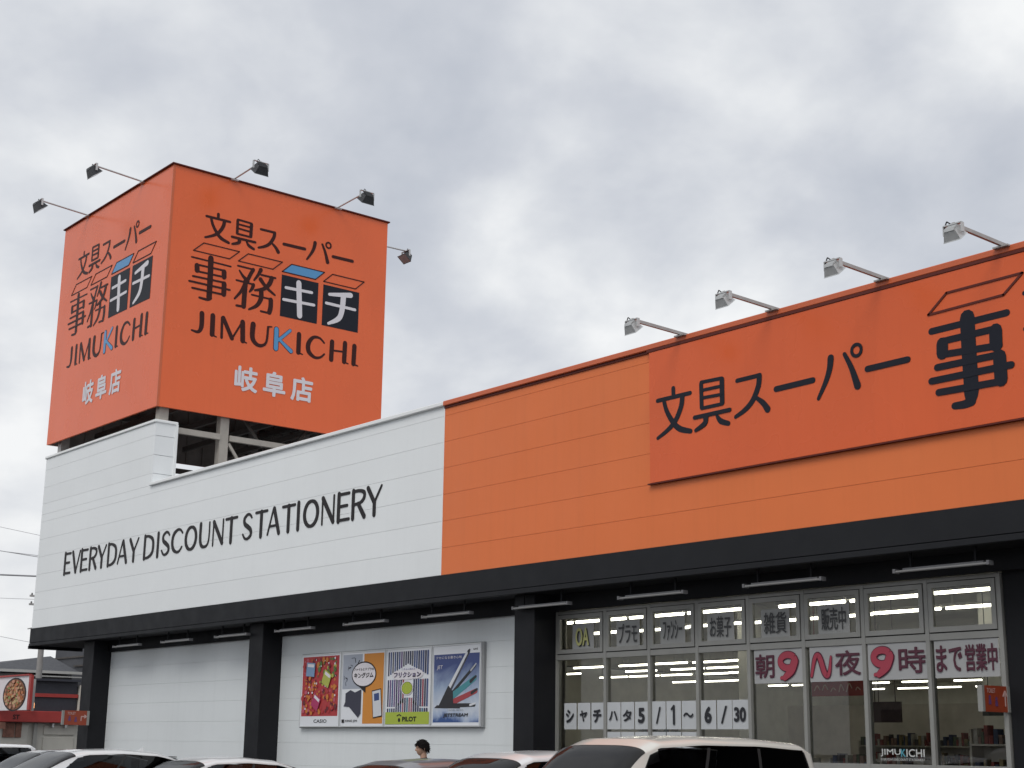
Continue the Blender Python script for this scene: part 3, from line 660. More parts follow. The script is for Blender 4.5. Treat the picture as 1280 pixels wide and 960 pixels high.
beam((TX0 + 2.6, TY0 + 1.6, Z(7.5)), (TX0 + 3.4, TY0 + 1.6, Z(5.7)), .07, .08, steel_dark, 'brace')
beam((TX0 + .6, TY1 - .3, Z(7.3)), (TX0 + 2.9, TY1 - .3, Z(8.6)), .07, .08, steel_dark, 'brace')
beam((TX0 + 3.3, TY1 - .3, Z(8.6)), (TX1 - .4, TY1 - .3, Z(7.3)), .07, .08, steel_dark, 'brace')

def face_logo(pl, ox, parent, mats_):
    """the store's logo; ox puts local u = 0 on the face"""
    md, mb_, mn, mw, mbl = mats_
    sc = 4.36 / 4.43
    s = MB(); strokes(s, pl, TAG_STROKES, .003, sc=sc, ou=ox + .29, ov=11.905, wf=1.05); s.build('lettering', mb_, parent)
    s = MB(); strokes(s, pl, LOGO_JI5, .003, ou=ox, ov=9.4); s.build('character', md, parent)
    s = MB(); strokes(s, pl, LOGO_MU, .003, ou=ox, ov=9.4); s.build('character', md, parent)
    for i, (g1, q) in enumerate(((LOGO_KI, 0), (LOGO_CHI, 1))):
        x0, x1 = ((2.515, 3.595), (3.745, 4.845))[i]
        s = MB(); slab(s, pl, ox + x0, 10.39, ox + x1, 11.475, .001, .006); sq = s.build('square', mn, parent)
        sq['_loc'] = parent['_loc']
        s = MB(); strokes(s, pl, g1, .009, ou=ox, ov=9.4); s.build('character', mw, sq)
    for i in range(4):
        x0 = ox + (.045, 1.27, 2.52, 3.745)[i]
        qd = [(x0, 11.555), (x0 + .26, 11.80), (x0 + 1.24, 11.80), (x0 + .98, 11.555)]
        s = MB()
        if i == 2: s.add([pl.at(a, b, .006) for a, b in qd], [(0, 1, 2, 3)], 1)
        for a, b in zip(qd, qd[1:] + qd[:1]): strokes(s, pl, [([a, b], [.026])], .008 + .0004 * i)
        s.build('page_shape', [mb_, mbl], parent)
    s = MB(); strokes(s, pl, LOGO_NAME, .003, ou=ox, ov=9.4); s.build('lettering', md, parent)
    s = MB(); strokes(s, pl, LOGO_K, .008, ou=ox, ov=9.4, wf=.9, ); strokes(s, pl, LOGO_K, .004, ou=ox, ov=9.4, wf=1.15, mi=1); s.build('letter', [mbl, mn], parent)
    s = MB(); strokes(s, pl, LOGO_NAME2, .003, ou=ox, ov=9.4); s.build('lettering', md, parent)
    for i, ch in enumerate('岐阜店'):
        a = ox + 1.35 + .79 * i
        text(ch, pl, a, 8.30, a + .64, 8.93, mw, parent, 'character', bold=.035, h=.009)
face_logo(PSd, 15.6, tower, (letter_brown, letter_brown, letter_navy, letter_white, letter_blue))
face_logo(PF, 15.6 - 52.56, tower, (letter_brown, letter_brown, letter_navy, letter_white, letter_blue))

# ------------------------------------------------------------------ long fascia sign board
bd = thing('fascia_sign_board', 'long red-orange sign board with dark Japanese lettering on the orange facade', 'sign board', (-10, YF - .1, Z(4.7)))
s = MB(); s.box(-15.08, 2.0, YF - .055, YF - .002, Z(3.71), Z(5.66), c=.006); s.build('board_panel', orange_board, bd)
s = MB(); s.box(-15.12, 2.0, YF - .064, YF - .002, Z(3.692), Z(3.709)); s.box(-15.12, 2.0, YF - .064, YF - .002, Z(5.661), Z(5.70)); s.build('board_trim', dark_red_trim, bd)
PB = Plane((0, YF - .056, GZ), (1, 0, 0))
s = MB(); strokes(s, PB, TAG_STROKES, .003, ou=-14.95, ov=4.3); s.build('lettering', letter_navy, bd)
s = MB(); strokes(s, PB, JI_BOARD, .003, ou=-10.3, ov=3.95, wf=1.0); s.build('character', letter_navy, bd)
K2 = 1.2
s = MB(); strokes(s, PB, LOGO_MU, .003, sc=1.13, ou=-10.37 - .0, ov=3.94 - .97 * 1.13 + .02); s.build('character', letter_navy, bd)
for i, qd in enumerate([BAY_BOARD, [(a + 1.42, b) for a, b in BAY_BOARD]]):
    s = MB(); q = [(a - 10.3, b + 3.95) for a, b in qd]
    for a, b in zip(q, q[1:] + q[:1]): strokes(s, PB, [([a, b], [.028])], .010)
    s.build('page_shape', dark_red_trim, bd)

# ------------------------------------------------------------------ floodlights on arms
def floodlight(base, d, up, length, m_arm, m_head, label, grp, sz=.30, tilt=0.0, rod=.022, square=False):
    base = Vector(base); d = Vector(d).normalized(); tip = base + d * length + Vector((0, 0, up))
    t = thing('floodlight', label, 'floodlight', tuple(base), grp)
    s = MB()
    if square: s.bar(base - d * .12, tip, .038, .045)
    else: s.tube(base - d * .12, tip, rod, n=10)
    s.build('arm', m_arm, t)
    side = d.cross(Vector((0, 0, 1))).normalized()
    s = MB(); s.bar(base - side * .1 - Vector((0, 0, .03)), base + side * .1 - Vector((0, 0, .03)), .10, .02); s.build('mounting_plate', m_arm, t)
    # head: tray hanging below the tip, facing back and down at the sign
    c = tip + Vector((0, 0, -.16 * sz / .3))
    ax = (-d * .62 + Vector((0, 0, -.78))).normalized()          # beam direction
    bx = side; cx_ = ax.cross(bx).normalized()
    def P(a, b, c_): return c + bx * a * sz + cx_ * b * sz + ax * c_ * sz
    s = MB()
    back = [P(a, b, -.28) for a, b in ((-.34, -.26), (.34, -.26), (.34, .26), (-.34, .26))]
    frn = [P(a, b, .22) for a, b in ((-.50, -.40), (.50, -.40), (.50, .40), (-.50, .40))]
    lip = [P(a, b, .27) for a, b in ((-.54, -.44), (.54, -.44), (.54, .44), (-.54, .44))]
    s.add(back + frn + lip, [(3, 2, 1, 0)] + [(k, (k + 1) % 4, 4 + (k + 1) % 4, 4 + k) for k in range(4)] + [(4 + k, 4 + (k + 1) % 4, 8 + (k + 1) % 4, 8 + k) for k in range(4)])
    hd = s.build('lamp_head', m_head, t); hd['_loc'] = t['_loc']
    s = MB(); s.add([P(a, b, .262) for a, b in ((-.5, -.4), (.5, -.4), (.5, .4), (-.5, .4))], [(0, 1, 2, 3)]); s.build('lens', mat('lamp_lens', (.30, .32, .33), .15), hd)
    s = MB()
    for k in range(5): s.bar(P(-.3, -.22 + .11 * k, -.34), P(.3, -.22 + .11 * k, -.34), .012, .05 * sz / .3)
    s.build('cooling_fin', m_head, hd)
    s = MB()
    for sg in (-1, 1):
        s.bar(P(sg * .56, 0, .02), P(sg * .56, 0, .02) + (tip - c) * 1.0 , .012, .05)
    a0 = P(-.56, 0, .02) + (tip - c); a1 = P(.56, 0, .02) + (tip - c); s.bar(a0, a1, .05, .014)
    s.build('bracket', m_arm if not square else m_head, t)
    s = MB(); pts = [tip + side * .02, tip + side * .08 + Vector((0, 0, .05)), tip + side * .12 - Vector((0, 0, .03)), P(.2, 0, -.28)]
    s.path(pts, .008, 5); s.build('cable', rubber, t)
    return t
g1 = 'floodlights on arms around the tower sign'; g2 = 'floodlights on arms along the store parapet'
floodlight((-36.23, TY0 - .05, Z(TT) + .03), (0, -1, 0), .10, 1.33, lamp_grey, lamp_black, 'black floodlight on a grey arm, lower of the two left of the tower sign', g1, .34)
floodlight((-32.99, TY0 - .05, Z(TT) + .03), (0, -1, 0), .10, 1.29, lamp_grey, lamp_black, 'black floodlight on a grey arm, upper of the two left of the tower sign', g1, .34)
floodlight((TX1 + .05, 16.61, Z(TT) + .03), (1, 0, 0), .06, 1.30, lamp_grey, lamp_black, 'black floodlight above the tower sign, nearest its top corner', g1, .36)
floodlight((TX1 + .05, 19.66, Z(TT) + .03), (1, 0, 0), .06, 1.36, lamp_grey, lamp_black, 'black floodlight above the right half of the tower sign', g1, .36)
floodlight((-33.0, TY1 + .05, Z(TT) + .0), (0, 1, 0), .05, 1.75, lamp_grey, lamp_black, 'black floodlight poking out behind the right edge of the tower sign', g1, .34)
floodlight((-36.2, TY1 + .05, Z(TT) + .0), (0, 1, 0), .0, 1.22, lamp_grey, lamp_black, 'black floodlight hidden behind the tower sign', g1, .34)
for x, lab in ((-14.41, 'pale square floodlight on a parapet arm, leftmost of the row of four over the board'), (-12.69, 'pale square floodlight on a parapet arm, second from the left of the row of four'), (-10.89, 'pale square floodlight on a parapet arm, third from the left of the row of four'), (-9.18, 'pale square floodlight on a parapet arm above the single big kanji, rightmost of four')):
    floodlight((x, YF - .06, Z(5.81)), (0, -1, 0), .02, .98, galv, lamp_grey, lab, g2, .215, square=True)

# ------------------------------------------------------------------ tube lights under the canopy
fitm = mat('old_fitting', (.15, .15, .16), .5, var=.15)
xs = [-34.0 - .5, -31.4 + 0, -28.95, -26.5, -24.0, -21.5, -18.95, -16.46, -13.93, -11.41, -8.9]
xs = [-9.72 - 2.43 * k for k in range(0, 10)]
desc = ['over the right end of the shop windows', 'over the middle of the shop windows', 'over the left end of the shop windows', 'over the pillar left of the shop windows', 'over the right end of the poster wall', 'over the brand posters', 'by the pillar left of the posters', 'over the right of the blank white wall', 'over the left of the blank white wall', 'at the far left end of the canopy']
for k, x in enumerate(xs):
    t = thing('canopy_tube_light', 'unlit grey tube light under the dark canopy, ' + desc[k], 'tube light', (x, YF + .12, Z(2.1)), 'unlit tube lights under the canopy')
    y, z = YF + .11, Z(2.135); a, b_ = x - 1.30, x
    s = MB(); s.box(a + .09, b_ - .09, y, y + .055, z - .008, z + .03, c=.006); s.build('housing', fitm, t)
    s = MB(); s.tube((a + .02, y - .03, z - .012), (b_ - .02, y - .03, z - .012), .016, n=8); s.build('tube', mat('tube_off', (.22, .22, .22), .3), t)
    for e in (a, b_):
        s = MB(); s.box(e - .018, e + .018, y - .05, y + .05, z - .028, z + .022); s.build('end_socket', fitm, t)
    for e in (a + .2, b_ - .2):
        s = MB(); s.box(e - .012, e + .012, y + .015, y + .04, z + .03, Z(2.344)); s.build('bracket', charcoal2, t)

# ------------------------------------------------------------------ brand posters in a case
case = thing('poster_case', 'wide shallow display case with four brand posters on the white wall', 'poster case', (-22.5, YF + .58, Z(.32)))
y1, y0 = YF + .65, YF + .575
fr_m = mat('case_frame', (.60, .62, .63), .4, metal=.2, var=.05)
s = MB(); s.box(-25.40, -19.68, y0 + .012, y1 - .002, Z(.30), Z(1.70), c=.008); s.build('case_body', mat('case_side', (.30, .31, .32), .6, var=.15), case)
edges = [-25.38, -23.95, -22.50, -21.09, -19.71]
PC = Plane((0, y0, GZ), (1, 0, 0))
red = lambda n, c, r=.55: mat(n, c, r)
specs = ['poster with a red and yellow fruit picture over a white CASIO strip, first of the case', 'poster with a speech bubble on grey and orange halves, second of the case', 'poster with coloured upright stripes and a lime foot, third of the case', 'blue poster with fanned pens, last of the case']
for i in range(4):
    a, b_ = edges[i] + .012, edges[i + 1] - .012
    s = MB(); s.box(a, b_, y0 - .004, y0 + .010, Z(.315), Z(1.685), mi=0); pn = s.build('poster_panel', mat('poster_white', (.74, .76, .80), .35), case)
    pn['_loc'] = case['_loc']; pn['label'] = specs[i]
    f = MB(); t = .022; ya, yb = y0 - .014, y0 - .0045
    f.box(a, a + t, ya, yb, Z(.315), Z(1.685)); f.box(b_ - t, b_, ya, yb, Z(.315), Z(1.685)); f.box(a + t, b_ - t, ya, yb, Z(.315), Z(.337)); f.box(a + t, b_ - t, ya, yb, Z(1.663), Z(1.685))
    f.build('frame', fr_m, pn)
    q = MB(); u = lambda p: a + .03 + p * (b_ - a - .06); v_ = lambda p: .345 + p * 1.31
    H = [.0052]
    def hh():
        H[0] += .00035; return H[0]
    if i == 0:
        ms = [red('fruit_red', (.42, .035, .04)), red('fruit_orange', (.55, .18, .03)), red('fruit_yellow', (.45, .42, .08)), red('fruit_pink', (.50, .10, .16)), red('fruit_green', (.09, .17, .04)), red('calc_blue', (.20, .32, .50)), red('calc_lime', (.42, .45, .08)), red('calc_pink', (.40, .03, .12)), letter_dark, red('fruit_dark', (.14, .02, .03)), letter_white]
        rect(q, PC, u(0.02), v_(.13), u(.97), v_(.985), hh(), 0)
        r2 = random.Random(3)
        for k in range(230):
            uu, vv = r2.random(), r2.random(); rr = .018 + r2.random() * .035
            c_ = r2.choice([0, 1, 3, 9, 0, 1]) if vv < .5 or uu < .4 else r2.choice([4, 2, 1, 4, 9])
            if r2.random() < .08: c_ = 10; rr *= .5
            disc(q, PC, u(.05 + .88 * uu), v_(.165 + .785 * vv), rr, rr * (.7 + .5 * r2.random()), hh() if k % 4 == 0 else H[0] + .0001 * (k % 4), c_, 9)
        H[0] += .002
        for (pu, pv, w_, h_, an, c_) in ((.25, .80, .30, .26, -.08, 5), (.68, .66, .26, .27, -.45, 6), (.42, .33, .26, .26, -.5, 7)):
            pts = [(u(pu) + (x * math.cos(an) - z * math.sin(an)), v_(pv) + (x * math.sin(an) + z * math.cos(an))) for x, z in ((-w_ / 2, -h_ / 2), (w_ / 2, -h_ / 2), (w_ / 2, h_ / 2), (-w_ / 2, h_ / 2))]
            poly(q, PC, pts, hh(), c_)
            pts = [(u(pu) + (x * math.cos(an) - z * math.sin(an)), v_(pv) + (x * math.sin(an) + z * math.cos(an))) for x, z in ((-w_ * .38, h_ * .18), (w_ * .38, h_ * .18), (w_ * .38, h_ * .40), (-w_ * .38, h_ * .40))]
            poly(q, PC, pts, hh(), 10)
        q.build('picture', ms, pn)
        text('CASIO', PC, u(.36), v_(.035), u(.70), v_(.085), letter_navy, pn, 'lettering', bold=.03, h=.006)
    elif i == 1:
        ms = [red('half_orange', (.62, .24, .03)), red('half_grey', (.36, .39, .46)), red('dark_shape', (.035, .035, .06)), letter_white, letter_dark, red('device_white', (.62, .64, .68)), red('device_blue', (.03, .06, .20)), red('grey_mid', (.16, .18, .22))]
        rect(q, PC, u(0.01), v_(.50), u(.48), v_(.98), hh(), 1); rect(q, PC, u(.52), v_(0.02), u(.99), v_(.98), hh(), 0)
        r2 = random.Random(5)
        for k in range(16):
            an = r2.random() * 3; uu, vv = .05 + r2.random() * .36, .55 + r2.random() * .40; l_ = .06
            strokes(q, PC, [([(u(uu), v_(vv)), (u(uu) + l_ * math.cos(an), v_(vv) + l_ * math.sin(an))], [.02])], hh(), 7 if k % 3 else 4)
        poly(q, PC, [(u(.10), v_(.44)), (u(.22), v_(.485)), (u(.33), v_(.45)), (u(.48), v_(.49)), (u(.48), v_(.16)), (u(.42), v_(.10)), (u(.20), v_(.25)), (u(.06), v_(.26)), (u(.10), v_(.32))], hh(), 2)
        disc(q, PC, u(.53), v_(.695), .40, .235, hh(), 4, 36); poly(q, PC, [(u(.42), v_(.53)), (u(.58), v_(.44)), (u(.58), v_(.55))], hh(), 4)
        disc(q, PC, u(.53), v_(.695), .375, .21, hh(), 3, 36)
        an = .12; dv = [(u(.86) + x * math.cos(an) - z * math.sin(an), v_(.30) + x * math.sin(an) + z * math.cos(an)) for x, z in ((-.13, -.24), (.13, -.24), (.13, .22), (-.13, .22))]
        cx0, cz0 = sum(p[0] for p in dv) / 4, sum(p[1] for p in dv) / 4
        poly(q, PC, [(cx0 + (p[0] - cx0) * 1.12, cz0 + (p[1] - cz0) * 1.08) for p in dv], hh(), 4); poly(q, PC, dv, hh(), 5)
        poly(q, PC, [(u(.86) + x * math.cos(an) - z * math.sin(an), v_(.30) + x * math.sin(an) + z * math.cos(an)) for x, z in ((-.08, .04), (.08, .04), (.08, .17), (-.08, .17))], hh(), 6)
        q.build('picture', ms, pn)
        text('ファイルとテプラの', PC, u(.29), v_(.745), u(.77), v_(.785), letter_dark, pn, 'lettering', bold=.02, h=H[0] + .001)
        text('キングジム', PC, u(.30), v_(.645), u(.76), v_(.72), letter_dark, pn, 'lettering', bold=.045, h=H[0] + .001)
        text('KING JIM', PC, u(.12), v_(.04), u(.40), v_(.075), letter_dark, pn, 'lettering', bold=.03, h=H[0] + .001)
        s = MB(); rect(s, PC, u(.03), v_(.035), u(.09), v_(.08), H[0] + .001); s.build('emblem', letter_dark, pn)
    elif i == 2:
        cols_ = [(.03, .04, .10), (.05, .08, .22), (.30, .05, .08), (.12, .06, .20), (.05, .16, .24), (.33, .12, .16), (.10, .10, .12), (.03, .03, .08), (.16, .22, .08)]
        ms = [red('stripe_%d' % k, c) for k, c in enumerate(cols_)] + [red('lime', (.38, .47, .05)), letter_white, letter_dark, red('mauve_text', (.28, .24, .42))]
        r2 = random.Random(11); nS = 19
        for k in range(nS):
            uu = .03 + .945 * k / nS; w_ = .62 / nS
            dip = abs(uu - .48)
            top_lo = .70 - .22 * max(0, .30 - dip) / .30 * 0 + (.17 - dip * .35 if dip < .48 else 0)
            rect(q, PC, u(uu), v_(max(.64, top_lo - .06)), u(uu + w_), v_(.975), hh(), r2.choice([0, 1, 3, 7, 6, 0, 1]))
            lo2 = .20 + .20 * max(0, 1 - abs(uu - .48) / .30)
            rect(q, PC, u(uu), v_(.17), u(uu + w_), v_(min(lo2 + .02, .36)), H[0], r2.choice([0, 1, 2, 4, 7, 5]))
            if dip > .10: rect(q, PC, u(uu), v_(.24 + .25 * max(0, .3 - dip)), u(uu + w_), v_(.60), H[0], r2.choice([0, 1, 2, 3, 5, 2, 7]))
        rect(q, PC, u(.005), v_(0.01), u(.995), v_(.17), hh(), 9)
        for p, z, ra in ((.48, .66, .30), (.30, .66, .22), (.68, .67, .22)): disc(q, PC, u(p), v_(z), ra, .085, hh(), 10)
        disc(q, PC, u(.49), v_(.485), .185, .125, hh(), 10); disc(q, PC, u(.49), v_(.485), .165, .11, hh(), 11); disc(q, PC, u(.49), v_(.485), .155, .103, hh(), 9)
        q.build('picture', ms, pn)
        text('フリクション', PC, u(.18), v_(.625), u(.80), v_(.70), letter_dark, pn, 'lettering', bold=.06, h=H[0] + .0008)
        text('フリクション', PC, u(.20), v_(.637), u(.78), v_(.692), ms[12], pn, 'lettering', bold=.015, h=H[0] + .0016)
        text('こすると消える', PC, u(.36), v_(.725), u(.66), v_(.75), ms[12], pn, 'lettering', bold=.02, h=H[0] + .0008)
        text('PILOT', PC, u(.40), v_(.045), u(.72), v_(.11), letter_dark, pn, 'lettering', bold=.05, h=H[0] + .001)
        s = MB(); strokes(s, PC, [([(u(.28), v_(.12)), (u(.33), v_(.135)), (u(.37), v_(.12))], [.02])], H[0] + .001); disc(s, PC, u(.33), v_(.065), .035, .035, H[0] + .001); s.build('emblem', letter_dark, pn)
    else:
        m4 = bpy.data.materials.new('poster_blue_sky'); m4.use_nodes = True; nt4 = m4.node_tree; b4 = nt4.nodes['Principled BSDF']; b4.inputs['Roughness'].default_value = .4
        t4 = nt4.nodes.new('ShaderNodeTexCoord'); sp = nt4.nodes.new('ShaderNodeSeparateXYZ'); nt4.links.new(t4.outputs['Generated'], sp.inputs[0])
        nf = noise(nt4, t4.outputs['Generated'], 2.2, 4, .6, .6)
        fz = mth(nt4, 'ADD', sp.outputs[2], mth(nt4, 'MULTIPLY', mth(nt4, 'SUBTRACT', nf, .5), .55))
        nt4.links.new(ramp(nt4, fz, [(0.0, (.02, .07, .24)), (.11, (.34, .42, .58)), (.24, (.55, .60, .68)), (.50, (.30, .38, .52)), (.80, (.03, .055, .20))]), b4.inputs['Base Color'])
        s = MB(); slab(s, PC, u(.01), v_(.03), u(.99), v_(.90), .0042, .0052); s.build('picture_ground', m4, pn)
        ms = [red('pen_black', (.02, .02, .025)), red('pen_silver', (.40, .42, .46), .3), red('pen_teal', (.06, .25, .29)), red('pen_red', (.36, .05, .06)), red('pen_white', (.66, .68, .72)), red('pen_dark', (.06, .06, .08))]
        H[0] = .0062
        def pen(p0, p1, w0, w1, c_, c2=None):
            strokes(q, PC, [([(u(p0[0]), v_(p0[1])), (u(p1[0]), v_(p1[1]))], [w0, w1])], hh(), c_, curve=False)
            if c2 is not None:
                e = (p0[0] + (p1[0] - p0[0]) * .82, p0[1] + (p1[1] - p0[1]) * .82)
                strokes(q, PC, [([(u(e[0]), v_(e[1])), (u(p1[0] + .02), v_(p1[1] + .02))], [w1 * .7, w1 * .5])], hh(), c2, curve=False)
        pen((.30, .36), (.76, .92), .10, .07, 5, 0); pen((.33, .44), (.72, .90), .07, .05, 4); pen((.42, .40), (.90, .74), .06, .05, 0, 1)
        pen((.42, .36), (.90, .58), .12, .09, 2, 0); pen((.42, .28), (.93, .42), .10, .08, 3, 0); pen((.40, .245), (.90, .245), .07, .055, 0, 4)
        poly(q, PC, [(u(.12), v_(.22)), (u(.34), v_(.50)), (u(.44), v_(.42)), (u(.46), v_(.24))], hh(), 0); poly(q, PC, [(u(.04), v_(.215)), (u(.60), v_(.205)), (u(.60), v_(.235)), (u(.10), v_(.25))], hh(), 0)
        q.build('picture', ms, pn)
        text('JETSTREAM', PC, u(.24), v_(.09), u(.76), v_(.145), ms[0], pn, 'lettering', bold=.05, slant=.25, h=H[0] + .001)
        text('クセになる、なめらかさ。', PC, u(.34), v_(.175), u(.68), v_(.195), ms[0], pn, 'lettering', h=H[0] + .001)
        text('クセになる書き心地', PC, u(.06), v_(.84), u(.62), v_(.875), letter_white, pn, 'lettering', h=H[0] + .001)
        text('JET', PC, u(.08), v_(.70), u(.20), v_(.76), letter_white, pn, 'lettering', slant=.2, h=H[0] + .001)
        text('uni', PC, u(.86), v_(.935), u(.95), v_(.965), letter_dark, pn, 'lettering', bold=.03, h=.006)

# ------------------------------------------------------------------ flag signs
def flag(xp, y_in, y_out, z0, z1, lab, arrow, top):
    t = thing('flag_sign', lab, 'flag sign', (xp, y_in, Z(z0)), 'orange flag signs on the piers')
    for ya, yb in ((y_out, y_out + .045), (y_in - .06, y_in)):
        s = MB(); s.box(xp - .035, xp + .03, ya, yb, Z(z0), Z(z1)); s.build('edge_rail', alu, t)
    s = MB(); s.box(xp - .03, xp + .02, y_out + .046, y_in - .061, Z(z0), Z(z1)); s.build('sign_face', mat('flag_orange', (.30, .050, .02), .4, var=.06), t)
    P_ = Plane((xp + .021, 0, GZ), (0, 1, 0)); w_ = y_in - y_out; h_ = z1 - z0
    m_ = mat('flag_print', (.55, .36, .34), .6); md = mat('flag_print_dark', (.12, .05, .16), .6)
    text(top, P_, y_out + .18 * w_, z1 - .28 * h_, y_out + .48 * w_, z1 - .10 * h_, m_, t, 'lettering', h=.002, bold=.01)
    s = MB(); strokes(s, P_, [([(y_out + a * w_, z0 + b * h_) for a, b in seg], [.022]) for seg in arrow], .003, curve=False); s.build('arrow', m_, t)
    s = MB()
    for cx, hd in ((.27, .42), (.50, .36)):
        disc(s, P_, y_out + cx * w_, z0 + (hd + .14) * h_, .022, .022, .003); poly(s, P_, [(y_out + (cx - .05) * w_, z0 + (hd - .14) * h_), (y_out + (cx + .05) * w_, z0 + (hd - .14) * h_), (y_out + (cx + .04) * w_, z0 + (hd + .06) * h_), (y_out + (cx - .04) * w_, z0 + (hd + .06) * h_)], .003)
    s.build('pictogram', md, t)
    return t
flag(-9.96, 15.69, 15.12, .46, .755, 'small orange TOILET flag sign with an up arrow beside the right end of the windows', [[(.82, .25), (.82, .78)], [(.75, .62), (.82, .80)], [(.89, .62), (.82, .80)]], 'TOILET')
flag(-34.2, 15.195, 14.53, .36, .69, 'small orange flag sign with a bent arrow on the leftmost pier', [[(.70, .32), (.70, .60)], [(.70, .60), (.88, .60)], [(.82, .70), (.90, .60)], [(.82, .50), (.90, .60)]], 'TOILET')

# ------------------------------------------------------------------ cars, nose towards -Y in their own frame
def lerp(a, b, t): return a + (b - a) * t
def interp(tab, y, c):
    if y <= tab[0][0]: return tab[0][c]
    for p, q in zip(tab, tab[1:]):
        if y <= q[0]:
            t = (y - p[0]) / (q[0] - p[0]); t2 = t * t * (3 - 2 * t)
            return lerp(p[c], q[c], t * .6 + t2 * .4)
    return tab[-1][c]
def car(label, loc, heading, top, half, belt, cowl, wtop, rear_top, rear_low, paint, glass_side, rim_y, L_, inner=.22, roofcol=None, fin=False, rwiper=False, rails=False, rack=False, pillars=(.5,), grp='cars parked nose out in front of the store', name='parked_car', side0=None, side1=None, mirror_dark=False, seat=None):
    """top: (y, z roofline); half: (y, half width at belt); y=0 nose .. L_ tail"""
    t = thing(name, label, 'car', loc, grp); t.rotation_euler = (0, 0, heading)
    loc0 = t['_loc']; t['_loc'] = [0.0, 0.0, 0.0]        # parts are written in the car's own frame
    sill = .22; NR = 22
    roof_h = max(p[1] for p in top)
    def sect(y):
        zt = interp(top, y, 1); wb = interp(half, y, 1)
        zb = min(interp(belt, y, 1), zt - .07)
        ng = max(0.0, min(1.0, (zt - zb - .12) / (roof_h - belt[0][1] - .12)))
        we = lerp(wb - .10, wb - inner, ng); ze = zt - lerp(.03, .10, ng)
        ze = max(ze, zb + .01)
        P = [(0, sill), (wb * .86, sill), (wb - .03, sill + .05), (wb, sill + .2), (wb + .005, lerp(sill, zb, .6)), (wb - .015, zb - .06), (wb - .045, zb)]
        for s_ in (.2, .4, .6, .8, 1.0):
            b_ = .025 * math.sin(math.pi * s_) * ng
            P.append((lerp(wb - .045, we, s_) + b_, lerp(zb, ze, s_)))
        for k in range(1, NR - 11):
            a = math.pi / 2 * k / (NR - 11); ex = .55
            P.append((we * math.cos(a) ** ex if k < NR - 11 else 0, ze + (zt - ze) * math.sin(a) ** .9))
        P.append((0, zt))
        return P
    def S(y, r, off=0.0, sx=1):
        def raw(y, r):
            P = sect(y); i = min(int(r), len(P) - 2); f = r - i
            return Vector((lerp(P[i][0], P[i + 1][0], f) * sx, y, lerp(P[i][1], P[i + 1][1], f)))
        p = raw(y, r)
        if off:
            e = .02; a = raw(min(y + e, L_), r) - raw(max(y - e, 0), r); b = raw(y, min(r + .2, 21.9)) - raw(y, max(r - .2, 0))
            n_ = a.cross(b)
            if n_.length > 1e-9:
                n_.normalize()
                if n_.z * 1.0 + n_.x * sx < 0: n_ = -n_
                p = p + n_ * off
        return p
    ys = sorted(set([0, .02, .05, .10, .16, .25] + [L_ * k / 34 for k in range(2, 33)] + [p[0] for p in top] + [L_ - .25, L_ - .16, L_ - .1, L_ - .05, L_ - .02, L_]))
    ys = [ys[0]] + [b for a, b in zip(ys, ys[1:]) if b - a > .008]
    M_ = MB(); rings = []
    for y in ys:
        P = sect(y); rings.append([(x, y, z) for x, z in P] + [(-x, y, z) for x, z in P[-2:0:-1]])
    n = len(rings[0]); vs = [p for r in rings for p in r]; fs = []
    for i in range(len(rings) - 1):
        for k in range(n): fs.append((i * n + k, i * n + (k + 1) % n, (i + 1) * n + (k + 1) % n, (i + 1) * n + k))
    fs += [list(range(n)), list(range((len(rings) - 1) * n, len(rings) * n))[::-1]]
    M_.add(vs, fs, 0, True)
    for i in (len(M_.sm) - 1, len(M_.sm) - 2): M_.sm[i] = False
    # openings for the glass
    a0 = side0 if side0 is not None else cowl[0] + .18; a1 = side1 if side1 is not None else rear_low - .1
    nst = len(rings) - 1; kf, km, ks = [], [], []
    for q_, (f_, m_, s_) in enumerate(zip(M_.f, M_.m, M_.sm)):
        if q_ < nst * n:
            i_, k_ = divmod(q_, n); ya, yb = ys[i_], ys[i_ + 1]; kk = k_ if k_ < n / 2 else n - 1 - k_
            if kk >= 13 and ya >= cowl[0] - .02 and yb <= wtop + .03: continue
            if 7 <= kk <= 10:
                lo = lerp(a0, wtop + .12, ((kk + .5) - 6.3) / 5.0); hi = lerp(a1, a1 - .14, ((kk + .5) - 6.3) / 5.0)
                if ya > lo + .05 and yb < hi - .02: continue
        kf.append(f_); km.append(m_); ks.append(s_)
    M_.f, M_.m, M_.sm = kf, km, ks
    body = recalc(M_.build('body', [paint, roofcol or paint], t))
    if roofcol:
        for p in body.data.polygons:
            c = p.center
            if c.z > roof_h - .16: p.material_index = 1
    body.modifiers.new('edge', 'EDGE_SPLIT').split_angle = R_(50)
    def patch(name_, fy, fr, r0, r1, m_, off=.006, ny=14, nr=6, sx=1, mirror=False):
        q = MB(); vs = []
        rr = [lerp(r0, r1, j / nr) for j in range(nr + 1)]
        cols_ = [(r, 1) for r in rr] + ([(r, -1) for r in rr[::-1][1:]] if mirror else [])
        for i in range(ny + 1):
            for r, s_ in cols_:
                y = lerp(fy(r), fr(r), i / ny); vs.append(S(y, r, off, s_ * sx))
        w_ = len(cols_)
        q.add(vs, [(i * w_ + j, i * w_ + j + 1, (i + 1) * w_ + j + 1, (i + 1) * w_ + j) for i in range(ny) for j in range(w_ - 1)], 0, True)
        rm = .5 * (r0 + r1); ym = .5 * (fy(rm) + fr(rm)); i_, j_ = ny // 2, (len(rr) - 1) // 2
        p0, p1, p2 = (Vector(q.v[i_ * w_ + j_]), Vector(q.v[i_ * w_ + j_ + 1]), Vector(q.v[(i_ + 1) * w_ + j_]))
        out = Vector((p0.x, 0, p0.z - .9))
